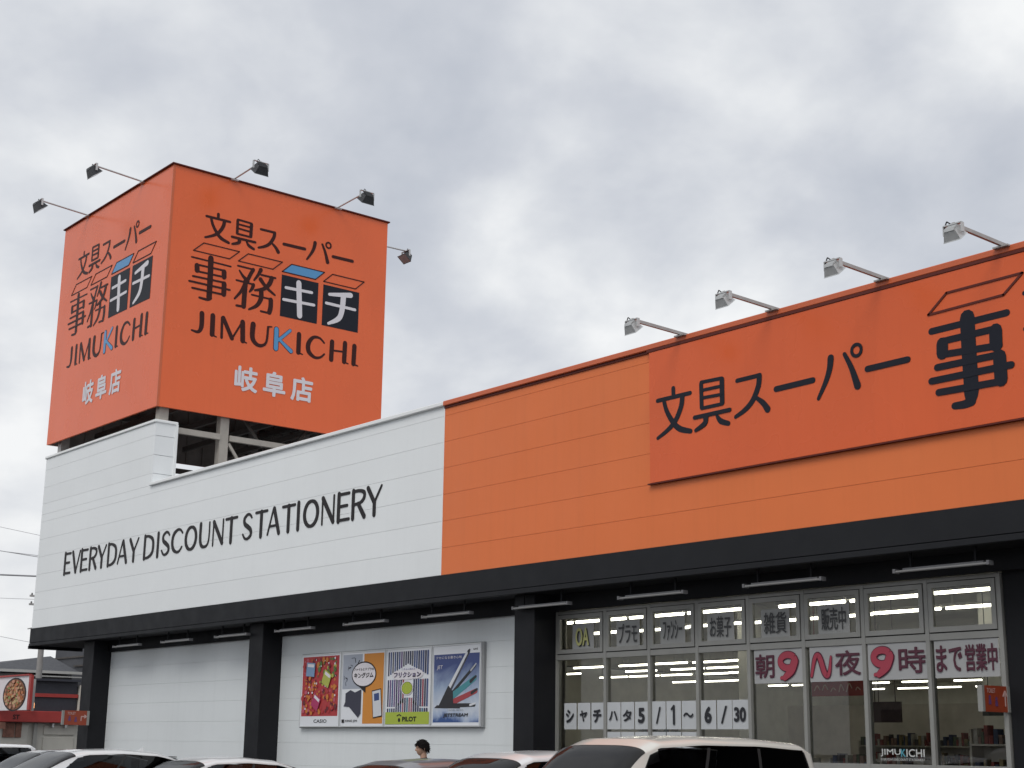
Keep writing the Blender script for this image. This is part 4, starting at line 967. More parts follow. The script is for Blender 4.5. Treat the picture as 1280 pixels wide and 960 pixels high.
        if (p1 - p0).cross(p2 - p0).dot(out) < 0: q.f = [f[::-1] for f in q.f]
        return q.build(name_, m_, t)
    # screens
    c0, c1 = cowl
    patch('windscreen_seal', lambda r: c0 - .02, lambda r: wtop + .025, 12.0, 22, rubber, .004, 14, 10, mirror=True)
    patch('windscreen', lambda r: c0, lambda r: wtop, 12.6, 22, clear_glass if seat is None else seat, .009, 14, 10, mirror=True)
    patch('rear_window', lambda r: rear_top, lambda r: rear_low, 12.8, 22, glass_side, .006, 8, 8, mirror=True)
    # side glass, cut along the A and C pillars
    a0 = side0 if side0 is not None else c0 + .18; a1 = side1 if side1 is not None else rear_low - .1
    def fy(r): return lerp(a0, wtop + .12, max(0, (r - 6.3) / 5.0) ** .9)
    def fr(r): return lerp(a1, a1 - .14, max(0, (r - 6.3) / 5.0))
    for sx in (1, -1):
        patch('side_glass', fy, fr, 6.35, 10.85, glass_side, .006, 22, 5, sx)
        for pl_ in pillars:
            f0 = lambda r, q=pl_: lerp(fy(r), fr(r), q) - .022; f1 = lambda r, q=pl_: lerp(fy(r), fr(r), q) + .022
            patch('door_pillar', f0, f1, 6.4, 10.8, rubber, .009, 2, 5, sx)
        patch('door_seam', lambda r: fy(6.3) + .02, lambda r: fy(6.3) + .028, 2, 6.3, rubber, .003, 1, 5, sx)
        patch('belt_moulding', lambda r: a0 - .05, lambda r: a1 + .03, 6.1, 6.33, rubber, .010, 22, 1, sx)
        # mirror
        mp_ = S(a0 + .12, 6.2, 0, sx); s = MB(); s.box(mp_.x + sx * .02, mp_.x + sx * .20, mp_.y - .05, mp_.y + .06, mp_.z, mp_.z + .13, c=.03)
        recalc(s.build('door_mirror', rubber if mirror_dark else paint, t))
        s = MB(); hp = S(lerp(a0, a1, .42), 5.0, .02, sx); s.box(hp.x - .012, hp.x + .012, hp.y - .09, hp.y + .09, hp.z - .015, hp.z + .015, c=.006); recalc(s.build('door_handle', paint, t))
        lp = S(.06, 4.7, .0, sx); s = MB(); s.box(sx * (half[0][1] - .30), sx * (half[0][1] - .02), -.012, .14, .58, .74, c=.03); s.build('headlight', mat('headlight', (.7, .72, .75), .1), t)
        s = MB(); s.box(sx * (half[-1][1] - .16), sx * (half[-1][1] - .0), L_ - .1, L_ + .012, .72, 1.0, c=.02); s.build('tail_light', mat('tail_light', (.35, .01, .01), .2), t)
        for wy in rim_y:
            wb = interp(half, wy, 1)
            s = MB(); xo = sx * (wb + .006); xi = sx * (wb - .18)
            s.tube((xi, wy, .30), (xo, wy, .30), .30, n=28); wl = s.build('wheel', rubber, t); wl['_loc'] = [0.0, 0, 0]
            s = MB(); s.tube((xo, wy, .30), (xo + sx * .012, wy, .30), .19, .17, n=24); s.build('rim', mat('rim_metal', (.5, .5, .52), .3, metal=.8), wl)
    s = MB(); s.box(-half[0][1] + .12, half[0][1] - .12, -.02, .05, .26, .42, c=.02); s.build('lower_grille', rubber, t)
    s = MB(); s.box(-.165, .165, -.035, -.021, .44, .60); s.build('number_plate', mat('plate', (.75, .75, .72), .5), t)
    # interior seen through the glass
    s = MB(); hw = interp(half, L_ * .5, 1) - .22
    for px_ in (-hw * .52, hw * .52):
        for py_ in (wtop + .45, wtop + 1.25):
            if py_ < rear_low - .1: s.box(px_ - .22, px_ + .22, py_, py_ + .14, .55, 1.12, c=.04); s.box(px_ - .12, px_ + .12, py_ + .02, py_ + .11, 1.14, 1.30, c=.03)
    s.box(-hw, hw, cowl[0] + .12, cowl[0] + .40, .75, cowl[1] - .06, c=.03)
    s.box(-hw - .1, hw + .1, cowl[0] + .3, L_ - .5, .50, .55)
    s.box(hw * .15, hw * .8, wtop + .04, wtop + .10, roof_h - .27, roof_h - .13, c=.01)
    s.build('seats', mat('seat_cloth', (.20, .075, .05), .9), t)
    if fin:
        p = S(rear_top - .35, 22, 0); s = MB(); s.prism([(p.x - .012, p.y - .09, p.z - .01), (p.x - .012, p.y + .07, p.z - .01), (p.x - .012, p.y + .06, p.z + .07)], (.024, 0, 0)); recalc(s.build('roof_fin', paint, t))
    if rwiper:
        p = S(lerp(rear_top, rear_low, .25), 16, .03); q_ = S(lerp(rear_top, rear_low, .4), 21.5, .04); s = MB(); s.tube(p, q_, .009, n=5); s.build('rear_wiper', rubber, t)
    if rack:
        s = MB()
        for sx in (1, -1): s.bar((sx * (half[3][1] - inner - .03), wtop + .15, roof_h + .02), (sx * (half[3][1] - inner - .03), rear_top - .15, roof_h + .02), .03, .03)
        s.build('roof_rail', lamp_grey, t)
    t['_loc'] = loc0
    return t
def paint(name, c, rough=.22, metal=0.0):
    m = mat(name, c, rough, metal=metal, coat=.6)
    nt = m.node_tree; b = nt.nodes['Principled BSDF']; g_ = nt.nodes.new('ShaderNodeNewGeometry')      # outside lacquer, inside dark lining
    nt.links.new(mixc(nt, g_.outputs['Backfacing'], tuple(c), (.11, .055, .042)), b.inputs['Base Color'])
    return m
white_p = paint('white_paint', (.78, .79, .80)); pearl_p = paint('pearl_paint', (.72, .71, .66)); silver_p = paint('silver_paint', (.46, .46, .48), .28, .5); grey_p = paint('grey_paint', (.28, .28, .30), .28, .5); dark_p = paint('dark_paint', (.05, .052, .06), .25, .3)
kei = dict(top=[(0, .62), (.06, .82), (.35, .92), (.78, 1.02), (1.42, 1.56), (1.62, 1.625), (2.2, 1.66), (2.9, 1.63), (3.22, 1.56), (3.36, 1.18), (3.40, .7)],
           half=[(0, .56), (.12, .69), (.5, .735), (1.6, .74), (2.8, .735), (3.2, .70), (3.4, .62)], belt=[(0, .98), (3.4, 1.04)], L_=3.40,
           cowl=(.80, 1.02), wtop=1.40, rear_top=3.235, rear_low=3.355, rim_y=(.62, 2.9), inner=.17)
def scaled(d, sl, sw, sh):
    e = dict(d); e['top'] = [(y * sl, z * sh) for y, z in d['top']]; e['half'] = [(y * sl, w_ * sw) for y, w_ in d['half']]; e['belt'] = [(y * sl, z * sh) for y, z in d['belt']]
    e['L_'] = d['L_'] * sl; e['cowl'] = tuple(c * sl for c in d['cowl']); e['wtop'] = d['wtop'] * sl; e['rear_top'] = d['rear_top'] * sl; e['rear_low'] = d['rear_low'] * sl; e['rim_y'] = tuple(c * sl for c in d['rim_y'])
    return e
hatch = dict(top=[(0, .56), (.08, .74), (.5, .86), (1.12, .98), (1.95, 1.40), (2.2, 1.45), (2.8, 1.47), (3.4, 1.43), (3.85, 1.32), (4.1, .98), (4.16, .6)],
             half=[(0, .58), (.15, .76), (.7, .84), (2.0, .85), (3.2, .845), (3.8, .80), (4.16, .66)], belt=[(0, .90), (4.16, 1.0)], L_=4.16,
             cowl=(1.14, 1.0), wtop=1.93, rear_top=3.72, rear_low=4.08, rim_y=(.8, 3.35), inner=.22)
sedan = scaled(hatch, 1.06, 1.02, 1.0)
wagon = dict(top=[(0, .65), (.06, .86), (.35, .96), (.72, 1.06), (1.36, 1.625), (1.58, 1.70), (2.2, 1.735), (3.0, 1.73), (3.75, 1.69), (3.90, 1.62), (3.99, 1.15), (4.02, .7)],
           half=[(0, .56), (.12, .69), (.5, .75), (1.6, .76), (3.4, .76), (3.9, .74), (4.02, .66)], belt=[(0, 1.0), (4.02, 1.05)], L_=4.02,
           cowl=(.74, 1.06), wtop=1.34, rear_top=3.92, rear_low=3.99, rim_y=(.66, 3.25), inner=.13)
CARS = [
 ('cream white tall wagon with dark side glass in front of the shop windows', (-11.39, 9.20, 0), wagon, pearl_p, dict(name='parked_wagon', pillars=(.36, .68), rwiper=True)),
 ('white car with a bare white roof left of the cream wagon', (-13.66, 9.45, 0), scaled(kei, 1.02, 1.02, .94), white_p, dict(pillars=(.45,))),
 ('silver grey car with a grey roof below the man\'s head', (-15.72, 9.35, 0), scaled(kei, 1.05, 1.03, .868), silver_p, dict(pillars=(.45,), roofcol=grey_p)),
 ('white rounded car in front of the pillar left of the posters', (-20.85, 9.15, 0), scaled(hatch, .86, .97, .95), white_p, dict(pillars=(.5,))),
 ('white hatchback with black side glass and a roof fin below the blank wall', (-26.0, 9.0, 0), sedan, white_p, dict(pillars=(.45,), fin=True, rwiper=True)),
 ('dark grey hatchback behind the white hatchback at the left', (-30.75, 10.65, 0), scaled(hatch, .92, .95, .965), dark_p, dict(pillars=(.5,), mirror_dark=True)),
]
for lab, loc, spec, pt, kw in CARS:
    sp = dict(spec); sp.update(kw)
    car(lab, loc, 0.0, paint=pt, glass_side=dark_glass, **sp)
boxy = dict(top=[(0, .75), (.05, .95), (.4, 1.0), (.95, 1.06), (1.22, 1.62), (1.35, 1.68), (2.4, 1.70), (3.2, 1.68), (3.32, 1.60), (3.38, 1.1), (3.4, .7)],
            half=[(0, .60), (.08, .70), (.5, .735), (1.6, .74), (2.8, .74), (3.3, .72), (3.4, .70)], belt=[(0, 1.02), (3.4, 1.06)], L_=3.40,
            cowl=(.98, 1.04), wtop=1.22, rear_top=3.33, rear_low=3.385, rim_y=(.62, 2.8), inner=.10)
car('boxy white off-roader with a flat roof at the lower left corner', (-44.75, 14.7, 0), R_(0), paint=white_p, glass_side=dark_glass, name='parked_offroader', pillars=(.45,), mirror_dark=True, grp='cars parked beside the restaurant', **scaled(boxy, 1.0, 1.0, .875))
car('white van with only its flat roof showing above the white off-roader', (-52.8, 16.0, 0), R_(0), paint=white_p, glass_side=dark_glass, name='parked_van', pillars=(.4, .7), grp='cars parked beside the restaurant', **scaled(boxy, 1.2, 1.05, 1.06))

# ------------------------------------------------------------------ the man behind the silver car
skin = mat('skin', (.52, .32, .23), .5, var=.06, vscale=20); hair_m = mat('hair', (.012, .010, .010), .85, spec=.15, var=.3, vscale=60); jacket = mat('black_jacket', (.016, .017, .02), .8, var=.2, vscale=12)
def skin_body(name, verts, edges, radii, m_, parent, root=0, sub=2):
    me = bpy.data.meshes.new(name); me.from_pydata(verts, edges, []); me.materials.append(m_)
    o = bpy.data.objects.new(name, me); COL.objects.link(o); o.parent = parent
    o.modifiers.new('skin', 'SKIN'); 
    for i, r in enumerate(radii): me.skin_vertices[0].data[i].radius = r if isinstance(r, tuple) else (r, r)
    me.skin_vertices[0].data[root].use_root = True
    sb = o.modifiers.new('sub', 'SUBSURF'); sb.levels = sub; sb.render_levels = sub
    o.modifiers['skin'].use_smooth_shade = True
    return o
def person(loc, rz, H):
    t = thing('person', 'man with short black hair and dark collar, only his head above the silver car', 'person', loc)
    t.rotation_euler = (0, 0, rz); t['_loc'] = [0.0, 0, 0]; k = H / 1.72
    J = {'pel': (0, 0, .95), 'w': (0, .01, 1.1), 'ch': (0, -.005, 1.30), 'nk': (0, .01, 1.44), 'sl': (.17, .01, 1.39), 'sr': (-.17, .01, 1.39), 'el': (.23, .03, 1.11), 'er': (-.23, .03, 1.11), 'wl': (.24, -.06, .87), 'wr': (-.24, -.06, .87),
         'hl': (.09, 0, .90), 'hr': (-.09, 0, .90), 'kl': (.10, -.03, .49), 'kr': (-.10, .03, .49), 'al': (.10, .03, .09), 'ar': (-.10, .14, .09)}
    ks = list(J); E_ = [('pel', 'w'), ('w', 'ch'), ('ch', 'nk'), ('ch', 'sl'), ('ch', 'sr'), ('sl', 'el'), ('sr', 'er'), ('el', 'wl'), ('er', 'wr'), ('pel', 'hl'), ('pel', 'hr'), ('hl', 'kl'), ('hr', 'kr'), ('kl', 'al'), ('kr', 'ar')]
    rad = {'pel': (.155, .11), 'w': (.145, .10), 'ch': (.17, .12), 'nk': (.062, .062), 'sl': .068, 'sr': .068, 'el': .05, 'er': .05, 'wl': .034, 'wr': .034, 'hl': .09, 'hr': .09, 'kl': .062, 'kr': .062, 'al': .042, 'ar': .042}
    skin_body('body', [Vector(J[q]) * k for q in ks], [(ks.index(a), ks.index(b)) for a, b in E_], [tuple(x * k for x in rad[q]) if isinstance(rad[q], tuple) else rad[q] * k for q in ks], jacket, t)
    skin_body('collar', [Vector((0, .02, 1.40)) * k, Vector((0, .015, 1.495)) * k], [(0, 1)], [(.088, .082), (.074, .072)], jacket, t, sub=2)
    for sx in (1, -1):       # hands: palm with four fingers and a thumb
        w_ = Vector((sx * .24, -.06, .87)); V_ = [w_, w_ + Vector((0, -.02, -.06)), ]; Ed = [(0, 1)]; Rr = [.028, .034]
        for j, ln in enumerate((.075, .085, .08, .062)):
            b0 = len(V_); y = -.055 + j * .022
            V_ += [w_ + Vector((0, y + .01, -.10)), w_ + Vector((-sx * .008, y, -.10 - ln * .55)), w_ + Vector((-sx * .022, y, -.10 - ln))]; Ed += [(1, b0), (b0, b0 + 1), (b0 + 1, b0 + 2)]; Rr += [.0105, .0095, .008]
        b0 = len(V_); V_ += [w_ + Vector((-sx * .01, -.055, -.06)), w_ + Vector((-sx * .02, -.075, -.10))]; Ed += [(1, b0), (b0, b0 + 1)]; Rr += [.012, .009]
        skin_body('hand', [v * k for v in V_], Ed, [r * k for r in Rr], skin, t, sub=1)
        a = Vector((.10 * sx, .03 if sx > 0 else .14, .05)); s = MB(); s.box(a.x - .045, a.x + .045, a.y - .18, a.y + .08, 0, .085, c=.03); s.build('shoe', rubber, t)
    # head: a shaped ellipsoid with brow, nose, lips, chin and ears
    q = MB(); nu, nv = 40, 30; vs = []; hc = Vector((0, -.02, 1.615)) * k; 
    for i in range(nv + 1):
        th = math.pi * i / nv
        for j in range(nu):
            ph = 2 * math.pi * j / nu
            x, y, z = math.sin(th) * math.sin(ph), -math.sin(th) * math.cos(ph), math.cos(th)
            X, Y_, Z_ = x * .075, y * .095, z * .115
            if z < 0: X *= 1 - .28 * (-z) ** 1.3; Y_ = Y_ * (1 - .15 * (-z)) - .012 * (-z)
            fr_ = max(0, -y)
            def gb(cx, cz, sx_, sz_): return math.exp(-((X - cx) / sx_) ** 2 - ((Z_ - cz) / sz_) ** 2) * (fr_ > .3)
            Y_ -= .024 * gb(0, -.030, .010, .014) + .012 * gb(0, -.008, .007, .02) + .008 * gb(0, .022, .045, .010) + .009 * gb(0, -.066, .018, .006) + .008 * gb(0, -.078, .016, .006) + .010 * gb(0, -.105, .02, .014)
            Y_ += .010 * gb(.032, .004, .013, .010) + .010 * gb(-.032, .004, .013, .010)
            vs.append(hc + Vector((X, Y_, Z_)) * k)
    q.add(vs, [(i * nu + j, i * nu + (j + 1) % nu, (i + 1) * nu + (j + 1) % nu, (i + 1) * nu + j) for i in range(nv) for j in range(nu)], 0, True)
    hd = q.build('head', skin, t); hd['_loc'] = [0.0, 0, 0]
    s = MB(); s.tube(Vector((0, .012, 1.45)) * k, Vector((0, .0, 1.57)) * k, .055 * k, n=16); s.build('neck', skin, t)
    for sx in (1, -1):
        s = MB(); c = hc + Vector((sx * .074, .012, -.005)) * k
        s.add([c + Vector((sx * .012 * math.cos(a) * (1 if a < 3 else .4), .018 * math.cos(a), .030 * math.sin(a))) for a in [2 * math.pi * j / 10 for j in range(10)]] + [c + Vector((sx * .02, .012, 0))], [(j, (j + 1) % 10, 10) for j in range(10)], 0, True); s.build('ear', skin, hd)
        s = MB(); strokes(s, Plane(hc + Vector((sx * .032, -.084, .004)) * k, (1, 0, 0)), [([(-.012, 0), (.012, 0)], [.006])], .003); s.build('eye', hair_m, hd)
        s = MB(); strokes(s, Plane(hc + Vector((sx * .032, -.094, .022)) * k, (1, 0, 0)), [([(-.016, 0), (.016, .002)], [.007])], .003); s.build('eyebrow', hair_m, hd)
    s = MB(); strokes(s, Plane(hc + Vector((0, -.100, -.072)) * k, (1, 0, 0)), [([(-.018, 0), (.018, 0)], [.004])], .003); s.build('mouth', mat('lips', (.30, .12, .10), .5), hd)
    # hair: shell with an uneven fringe and locks
    q = MB(); vs = []; nv2 = 20; r3 = random.Random(2)
    for i in range(nv2 + 1):
        for j in range(nu):
            ph = 2 * math.pi * j / nu; back = (1 - math.cos(ph)) / 2
            thm = lerp(1.22, 1.95, min(1, back * 1.4)) + .07 * math.sin(ph * 9) + r3.random() * .03
            th = thm * i / nv2; x, y, z = math.sin(th) * math.sin(ph), -math.sin(th) * math.cos(ph), math.cos(th)
            bm_ = 1.03 + .11 * (1 - (i / nv2) ** 4) + .035 * math.sin(ph * 11 + i * .6) + .02 * r3.random() + (.03 if i < nv2 else -.01)
            vs.append(hc + Vector((x * .079 * bm_, y * .098 * bm_ + .004, z * .122 * bm_)) * k)
    q.add(vs, [(i * nu + j, i * nu + (j + 1) % nu, (i + 1) * nu + (j + 1) % nu, (i + 1) * nu + j) for i in range(nv2) for j in range(nu)], 0, True)
    for n_ in range(260):
        th = 1.35 * math.sqrt(r3.random()); ph = r3.random() * 6.283; back = (1 - math.cos(ph)) / 2
        th *= lerp(.85, 1.45, back)
        d_ = Vector((math.sin(th) * math.sin(ph), -math.sin(th) * math.cos(ph), math.cos(th)))
        p_ = hc + Vector((d_.x * .086, d_.y * .106 + .004, d_.z * .130)) * k
        t_ = (Vector((0, 0, -1)) - d_ * d_.dot(Vector((0, 0, -1)))); t_ = t_.normalized() if t_.length > .1 else Vector((1, 0, 0))
        t_ = (t_ + Vector((r3.uniform(-.5, .5), r3.uniform(-.5, .5), 0)) + d_ * .35).normalized()
        q.tube(p_ - t_ * .01, p_ + t_ * r3.uniform(.03, .055) + d_ * .004, .010, .001, 5, smooth=True)
    q.build('hair', hair_m, hd)
    t['_loc'] = list(loc); return t
person((-19.25, 14.08, 0), R_(-24), 1.655)

# ------------------------------------------------------------------ restaurant and far buildings at the left
cream = mat('cream_wall', (.52, .51, .46), .8, var=.1, vscale=1.2); redb = mat('red_band', (.36, .035, .03), .5, var=.1, vscale=2); navy = mat('navy_cladding', (.028, .03, .042), .6, var=.1)
XR_ = -60.0
rest = thing('restaurant', 'low cream restaurant with a red fascia and dark upper box beyond the store', 'building', (-62, 22, 0))
s = MB(); s.box(-70, XR_, 17.5, 26.32, 0, Z(.72)); s.build('wall', cream, rest)
s = MB(); s.box(-70, XR_ + .35, 17.2, 26.28, Z(.70), Z(1.15), c=.02); s.build('red_fascia', redb, rest)
s = MB(); s.box(-69.8, XR_ + .05, 23.98, 26.05, Z(1.16), Z(2.40)); s.build('upper_box', navy, rest)
s = MB(); s.box(-69.8, XR_ + .12, 24.0, 26.07, Z(1.72), Z(1.86)); s.build('red_strip', redb, rest)
s = MB(); s.box(-69.8, XR_ + .25, 23.9, 26.1, Z(2.36), Z(2.45)); s.build('box_cap', navy, rest)
s = MB(); s.box(-60.6, XR_ + .3, 26.10, 26.33, Z(1.16), Z(2.24)); s.build('white_fin', mat('fin_white', (.66, .66, .60), .7), rest)
for y0, y1, z0, z1 in ((24.75, 26.05, .22, .60), (24.75, 26.05, -.40, .12), (22.9, 24.1, -.2, .60), (20.6, 22.6, -.3, .55)):
    s = MB(); s.box(XR_ + .002, XR_ + .05, y0, y1, Z(z0), Z(z1), c=.015); s.build('wall_panel', cream, rest)
for y in (25.05, 25.6):
    s = MB(); s.box(XR_ + .0, XR_ + .25, y - .04, y + .04, Z(.52), Z(.68)); s.build('wall_lamp', lamp_grey, rest)
s = MB(); s.box(XR_ + .06, XR_ + .12, 24.3, 24.45, 0, Z(.7)); s.build('downpipe', mat('pipe_grey', (.3, .3, .28), .6), rest)
s = MB(); s.box(XR_ + .352, XR_ + .372, 22.62, 23.02, Z(.42), Z(.68)); s.build('brown_sticker', mat('sign_brown', (.22, .10, .07), .7, var=.4, vscale=8), rest)
Pr = Plane((XR_ + .352, 0, GZ), (0, 1, 0))
text('24', Pr, 21.2, .80, 21.6, 1.02, letter_dark, rest, 'lettering', bold=.03); text('ST', Pr, 23.30, .80, 23.58, .99, letter_dark, rest, 'lettering', bold=.03)
# brown lattice panels on the cream wall
s = MB(); s.box(XR_ + .055, XR_ + .10, 23.05, 23.52, Z(.10), Z(.68)); s.build('brown_panel', MATS['sign_brown'], rest); s = MB(); s.box(XR_ + .055, XR_ + .10, 23.56, 23.80, Z(.10), Z(.68)); s.build('brown_panel', MATS['sign_brown'], rest)
# food billboard on its roof
bb = thing('food_billboard', 'white billboard with a round bowl of food and a red edge on the restaurant roof', 'billboard', (-58, 23, Z(1.1)))
Yb = 22.6; xe = (-56.5 - .0)
def bxx(x): return x
s = MB(); s.box(-61.5, -56.45, Yb, Yb + .06, Z(1.12), Z(2.41)); s.build('panel', mat('billboard_white', (.70, .70, .72), .5), bb)
s = MB(); s.box(-56.449, -56.25, Yb - .05, Yb + .06, Z(1.12), Z(2.42)); s.box(-61.5, -56.45, Yb - .06, Yb + .06, Z(2.411), Z(2.47)); s.build('red_edge', redb, bb)
Pb = Plane((0, Yb - .001, GZ), (1, 0, 0)); s = MB(); cxb, czb = -57.9, 1.72
disc(s, Pb, cxb, czb, 1.18, .64, .003, 0, 40); disc(s, Pb, cxb, czb, 1.05, .58, .005, 1, 40)
r2 = random.Random(8)
for k in range(150):
    a = r2.random() * 6.28; rr = math.sqrt(r2.random()) * .93
    disc(s, Pb, cxb + 1.0 * rr * math.cos(a), czb + .54 * rr * math.sin(a), .06 + .09 * r2.random(), .03 + .05 * r2.random(), .006 + .0003 * k, r2.choice([1, 2, 2, 3, 3, 4, 5]), 8)
s.build('bowl_picture', [letter_dark, mat('food_brown', (.22, .09, .04), .6), mat('food_orange', (.45, .16, .06), .6), mat('food_pink', (.52, .26, .17), .6), mat('food_tan', (.50, .36, .18), .6), mat('food_green', (.20, .25, .07), .6)], bb)
s = MB()
for x in (-61, -57): s.bar((x, Yb + .4, Z(1.1)), (x, Yb + .4, Z(2.3)), .08, .08)
s.build('post', galv, bb)
lp = thing('orange_lamp', 'small glowing orange lamp on the corner of the red fascia', 'lamp', (-59.6, 24.05, Z(1.2)))
s = MB(); s.tube((-59.55, 24.02, Z(1.17)), (-59.55, 24.02, Z(1.26)), .07, n=10); s.build('lamp_base', mat('lamp_cream', (.6, .5, .3), .6), lp)
s = MB(); s.tube((-59.55, 24.02, Z(1.27)), (-59.55, 24.05, Z(1.47)), .08, .05, n=10); s.build('flame_globe', mat('lamp_glow', (.9, .45, .2), .4, emit=(1, .42, .15), estr=2.0), lp)
# dark grey neighbour behind the pier
nb = thing('grey_warehouse', 'tall dark grey metal-clad building behind the restaurant', 'building', (-90, 42, 0))
gm = mat('grey_cladding', (.060, .062, .072), .6, var=.12, vscale=.4)
s = MB(); s.box(-86.4, -66, 36, 60, 0, Z(5.9)); s.build('wall', gm, nb)
for x0, x1, z in ((-86.4, -80.6, 4.66), (-83.5, -81.2, 4.15), (-86.4, -66, 2.2)):
    s = MB(); s.box(x0, x1, 35.92, 35.999, Z(z), Z(z) + .09); s.build('wall_rib', steel_dark, nb)
s = MB(); s.box(-86.5, -65.9, 35.9, 60, Z(5.9), Z(6.05)); s.build('parapet_cap', steel_dark, nb)
# tiled-roof houses
tile = mat('roof_tiles', (.048, .050, .058), .6, var=.25, vscale=3); plaster = mat('plaster', (.42, .42, .40), .8, var=.12)
def house(x0, x1, y0, y1, ze, zr, lab, wallm=plaster):
    t = thing('house', lab, 'house', ((x0 + x1) / 2, (y0 + y1) / 2, 0), 'houses beyond the restaurant')
    s = MB(); s.box(x0, x1, y0, y1, 0, Z(ze)); s.build('wall', wallm, t)
    ym = (y0 + y1) / 2; o_ = .5
    s = MB(); s.prism([(x0 - o_, y0 - o_, Z(ze) - .05), (x0 - o_, y1 + o_, Z(ze) - .05), (x0 - o_, ym, Z(zr))], (x1 - x0 + 2 * o_, 0, 0)); s.build('roof', tile, t)
    s = MB(); s.box(x0 - o_, x1 + o_, y0 - o_ - .1, y0 - o_, Z(ze) - .14, Z(ze) - .0); s.box(x0 - o_, x1 + o_, y1 + o_, y1 + o_ + .1, Z(ze) - .14, Z(ze)); s.build('gutter', mat('gutter_pale', (.5, .5, .48), .6), t)
    s = MB()
    s.box(x1 + .002, x1 + .05, y0 + 1, y0 + 2.4, Z(ze) - 1.6, Z(ze) - .5); s.build('window', dark_glass, t)
    for yy in (y0 + 3.4,):
        if yy + 1.2 < y1: s = MB(); s.box(x1 + .002, x1 + .05, yy, yy + 1.2, Z(ze) - 1.6, Z(ze) - .5); s.build('window', dark_glass, t)
    return t
def house2(x0, x1, y0, y1, ze, zr, lab):
    """ridge along Y, so the eaves line faces the street"""
    t = thing('house', lab, 'house', ((x0 + x1) / 2, (y0 + y1) / 2, 0), 'houses beyond the restaurant')
    s = MB(); s.box(x0, x1, y0, y1, 0, Z(ze)); s.build('wall', plaster, t); xm = (x0 + x1) / 2
    s = MB(); s.prism([(x0 - .5, y0 - .5, Z(ze)), (x1 + .5, y0 - .5, Z(ze)), (xm, y0 - .5, Z(zr))], (0, y1 - y0 + 1, 0)); s.build('roof', tile, t)
    s = MB(); s.box(x1 + .45, x1 + .6, y0 - .5, y1 + .5, Z(ze) - .12, Z(ze) + .06); s.build('gutter', MATS.get('gutter_pale') or mat('gutter_pale', (.5, .5, .48), .6), t)
    for k in range(int((y1 - y0) / 2.2)):
        s = MB(); s.box(x1 + .002, x1 + .05, y0 + .5 + 2.2 * k, y0 + 1.7 + 2.2 * k, Z(ze) - 1.3, Z(ze) - .35); s.build('window', dark_glass, t)
    return t
hs = thing('house', 'dark tiled hip-roof house with a pale gutter behind the restaurant', 'house', (-80, 32, 0), 'houses beyond the restaurant')
s = MB(); s.box(-86, -78.2, 27.5, 31.0, 0, Z(3.42)); s.build('wall', plaster, hs)
s = MB(); s.box(-86, -78.2, 31.01, 33.6, 0, Z(3.42)); s.build('wall', mat('dark_plaster', (.14, .14, .145), .8, var=.2), hs)
s = MB(); s.add([(-87, 27.2, Z(3.5)), (-77.7, 27.2, Z(3.5)), (-77.7, 34, Z(3.5)), (-87, 34, Z(3.5)), (-82.3, 34, Z(4.62)), (-82.3, 28.2, Z(3.75))], [(0, 1, 5), (1, 2, 4, 5), (2, 3, 4), (3, 0, 5, 4), (3, 2, 1, 0)]); recalc(s.build('roof', tile, hs))
s = MB(); s.box(-77.72, -77.55, 27.2, 34.0, Z(3.46), Z(3.60)); s.build('gutter', mat('gutter_pale', (.5, .5, .48), .6), hs)
s = MB(); s.box(-77.72, -77.6, 31.0, 34.0, Z(3.28), Z(3.34)); s.build('fascia_board', MATS['gutter_pale'], hs)
for y in (28.4, 30.1, 31.6, 32.6):
    s = MB(); s.box(-78.198, -78.15, y, y + .5, Z(2.75), Z(3.1)); s.build('window', dark_glass, hs)
h3 = thing('house', 'low dark flat-topped house at the left edge under the power lines', 'house', (-84, 28.5, 0), 'houses beyond the restaurant')
s = MB(); s.box(-92, -86.5, 27.0, 33.6, 0, Z(4.2)); s.build('wall', mat('dark_wall_far', (.08, .08, .085), .7, var=.2), h3)
s = MB(); s.box(-92.2, -86.3, 26.8, 33.8, Z(4.201), Z(4.32)); s.build('roof', tile, h3)
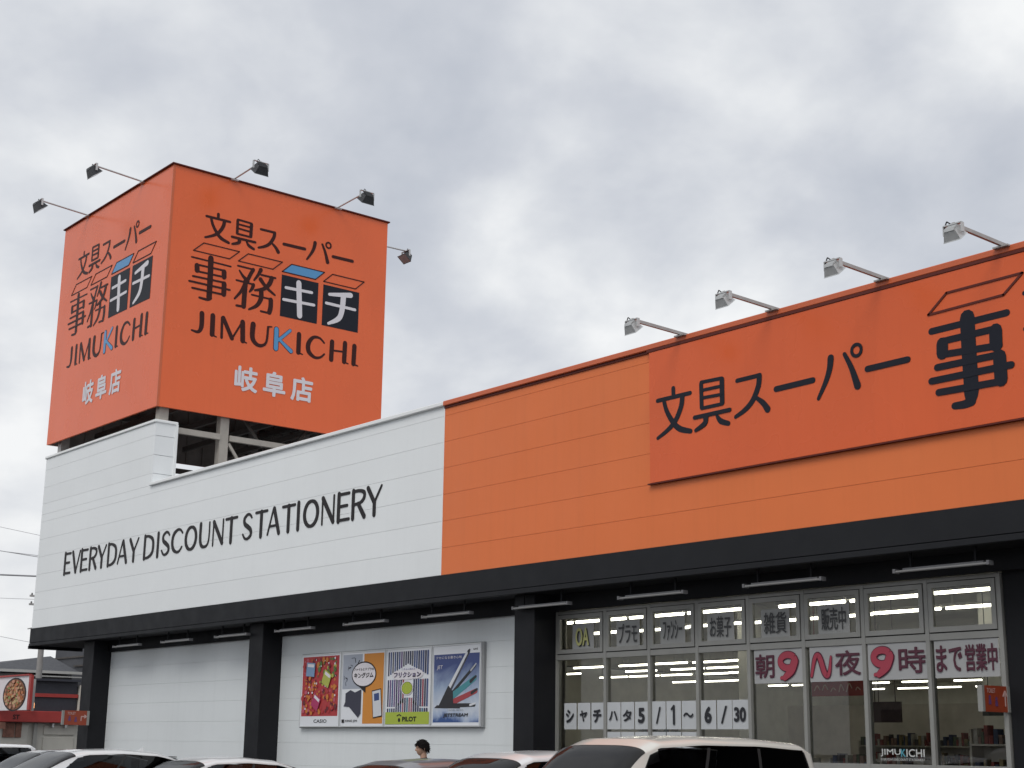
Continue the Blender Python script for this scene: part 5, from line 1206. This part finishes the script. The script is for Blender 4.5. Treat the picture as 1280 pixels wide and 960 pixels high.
# utility poles and wires
def upole(x, y, h, lab):
    t = thing('utility_pole', lab, 'utility pole', (x, y, 0), 'utility poles')
    s = MB(); s.tube((x, y, 0), (x, y, h), .17, .11, n=14); s.build('pole', mat('concrete_pole', (.30, .29, .28), .85, var=.15), t)
    for z in (8.32, 7.92):
        s = MB(); s.bar((x + .1, y - .82, z), (x + .1, y + .82, z), .09, .09); ca = s.build('crossarm', galv, t); ca['_loc'] = t['_loc']
        for k in (-.72, -.3, .3, .72):
            s = MB(); s.tube((x + .1, y + k, z + .04), (x + .1, y + k, z + .14), .05, .035, n=8); s.build('insulator', mat('insulator', (.12, .12, .12), .3), ca)
    s = MB(); s.bar((x, y, 6.95), (x + .1, y - .78, 6.75), .05, .05); s.build('bracket', galv, t)
    s = MB(); s.tube((x + .35, y - .1, h - 3.2), (x + .35, y - .1, h - 2.2), .26, n=14); s.build('transformer', mat('transformer_grey', (.32, .34, .34), .5), t)
    return t
upole(-70, 28.42, 10.4, 'grey concrete utility pole showing under the canopy end, its crossarm tips beside the white wall')
def wire(a, b, sag, r, lab, n=24):
    pts = []
    for i in range(n + 1):
        t_ = i / n; p = Vector(a).lerp(Vector(b), t_); p.z -= sag * 4 * t_ * (1 - t_); pts.append(p)
    s = MB(); s.path(pts, r, 5); return tag(s.build('power_line', mat('wire_grey', (.34, .34, .36), .7)), lab, 'power line', 'power lines at the left edge')
dr = [(11.40, 11.15, .02, 'upper power line of the close pair left of the white wall'), (11.15, 11.05, .015, 'lower power line of the close pair left of the white wall'), (9.35, 9.52, .05, 'thick power line crossing the sky midway down the left edge'), (8.05, 8.2, .012, 'thin faint power line below the thick one'), (7.0, 6.5, .012, 'faint power line above the canopy corner'), (5.05, 4.85, .02, 'power line just above the house roofs, topmost of three'), (4.62, 4.60, .03, 'power line just above the house roofs, middle of three'), (4.45, 4.40, .02, 'power line touching the house roofs, lowest of three'), (13.0, 12.6, .012, 'faint highest power line at the left edge')]
for z0, z1, r, lab in dr:
    wire((-85, 10, Z(z0) + (z0 - z1) * 4), (-85, 60, Z(z1) - (z0 - z1) * 8), .4, r, lab)
# across the street, behind the viewer: what the windows and car glass mirror
op = thing('shop_across_street', 'long pale roadside shop across the street, mirrored in the windows', 'building', (-20, -30, 0))
s = MB(); s.box(-48, 8, -44, -30, 0, 7); s.build('wall', mat('wall_tan', (.30, .27, .23), .8, var=.15), op); s = MB(); s.box(-48.2, 8.2, -30, -29.6, 5.2, 7.3); s.build('fascia', mat('fascia_brown', (.10, .07, .06), .7), op)
for k in range(9):
    s = MB(); s.box(-46 + 6 * k, -42 + 6 * k, -29.99, -29.9, .6, 3.6); s.build('window', dark_glass, op)
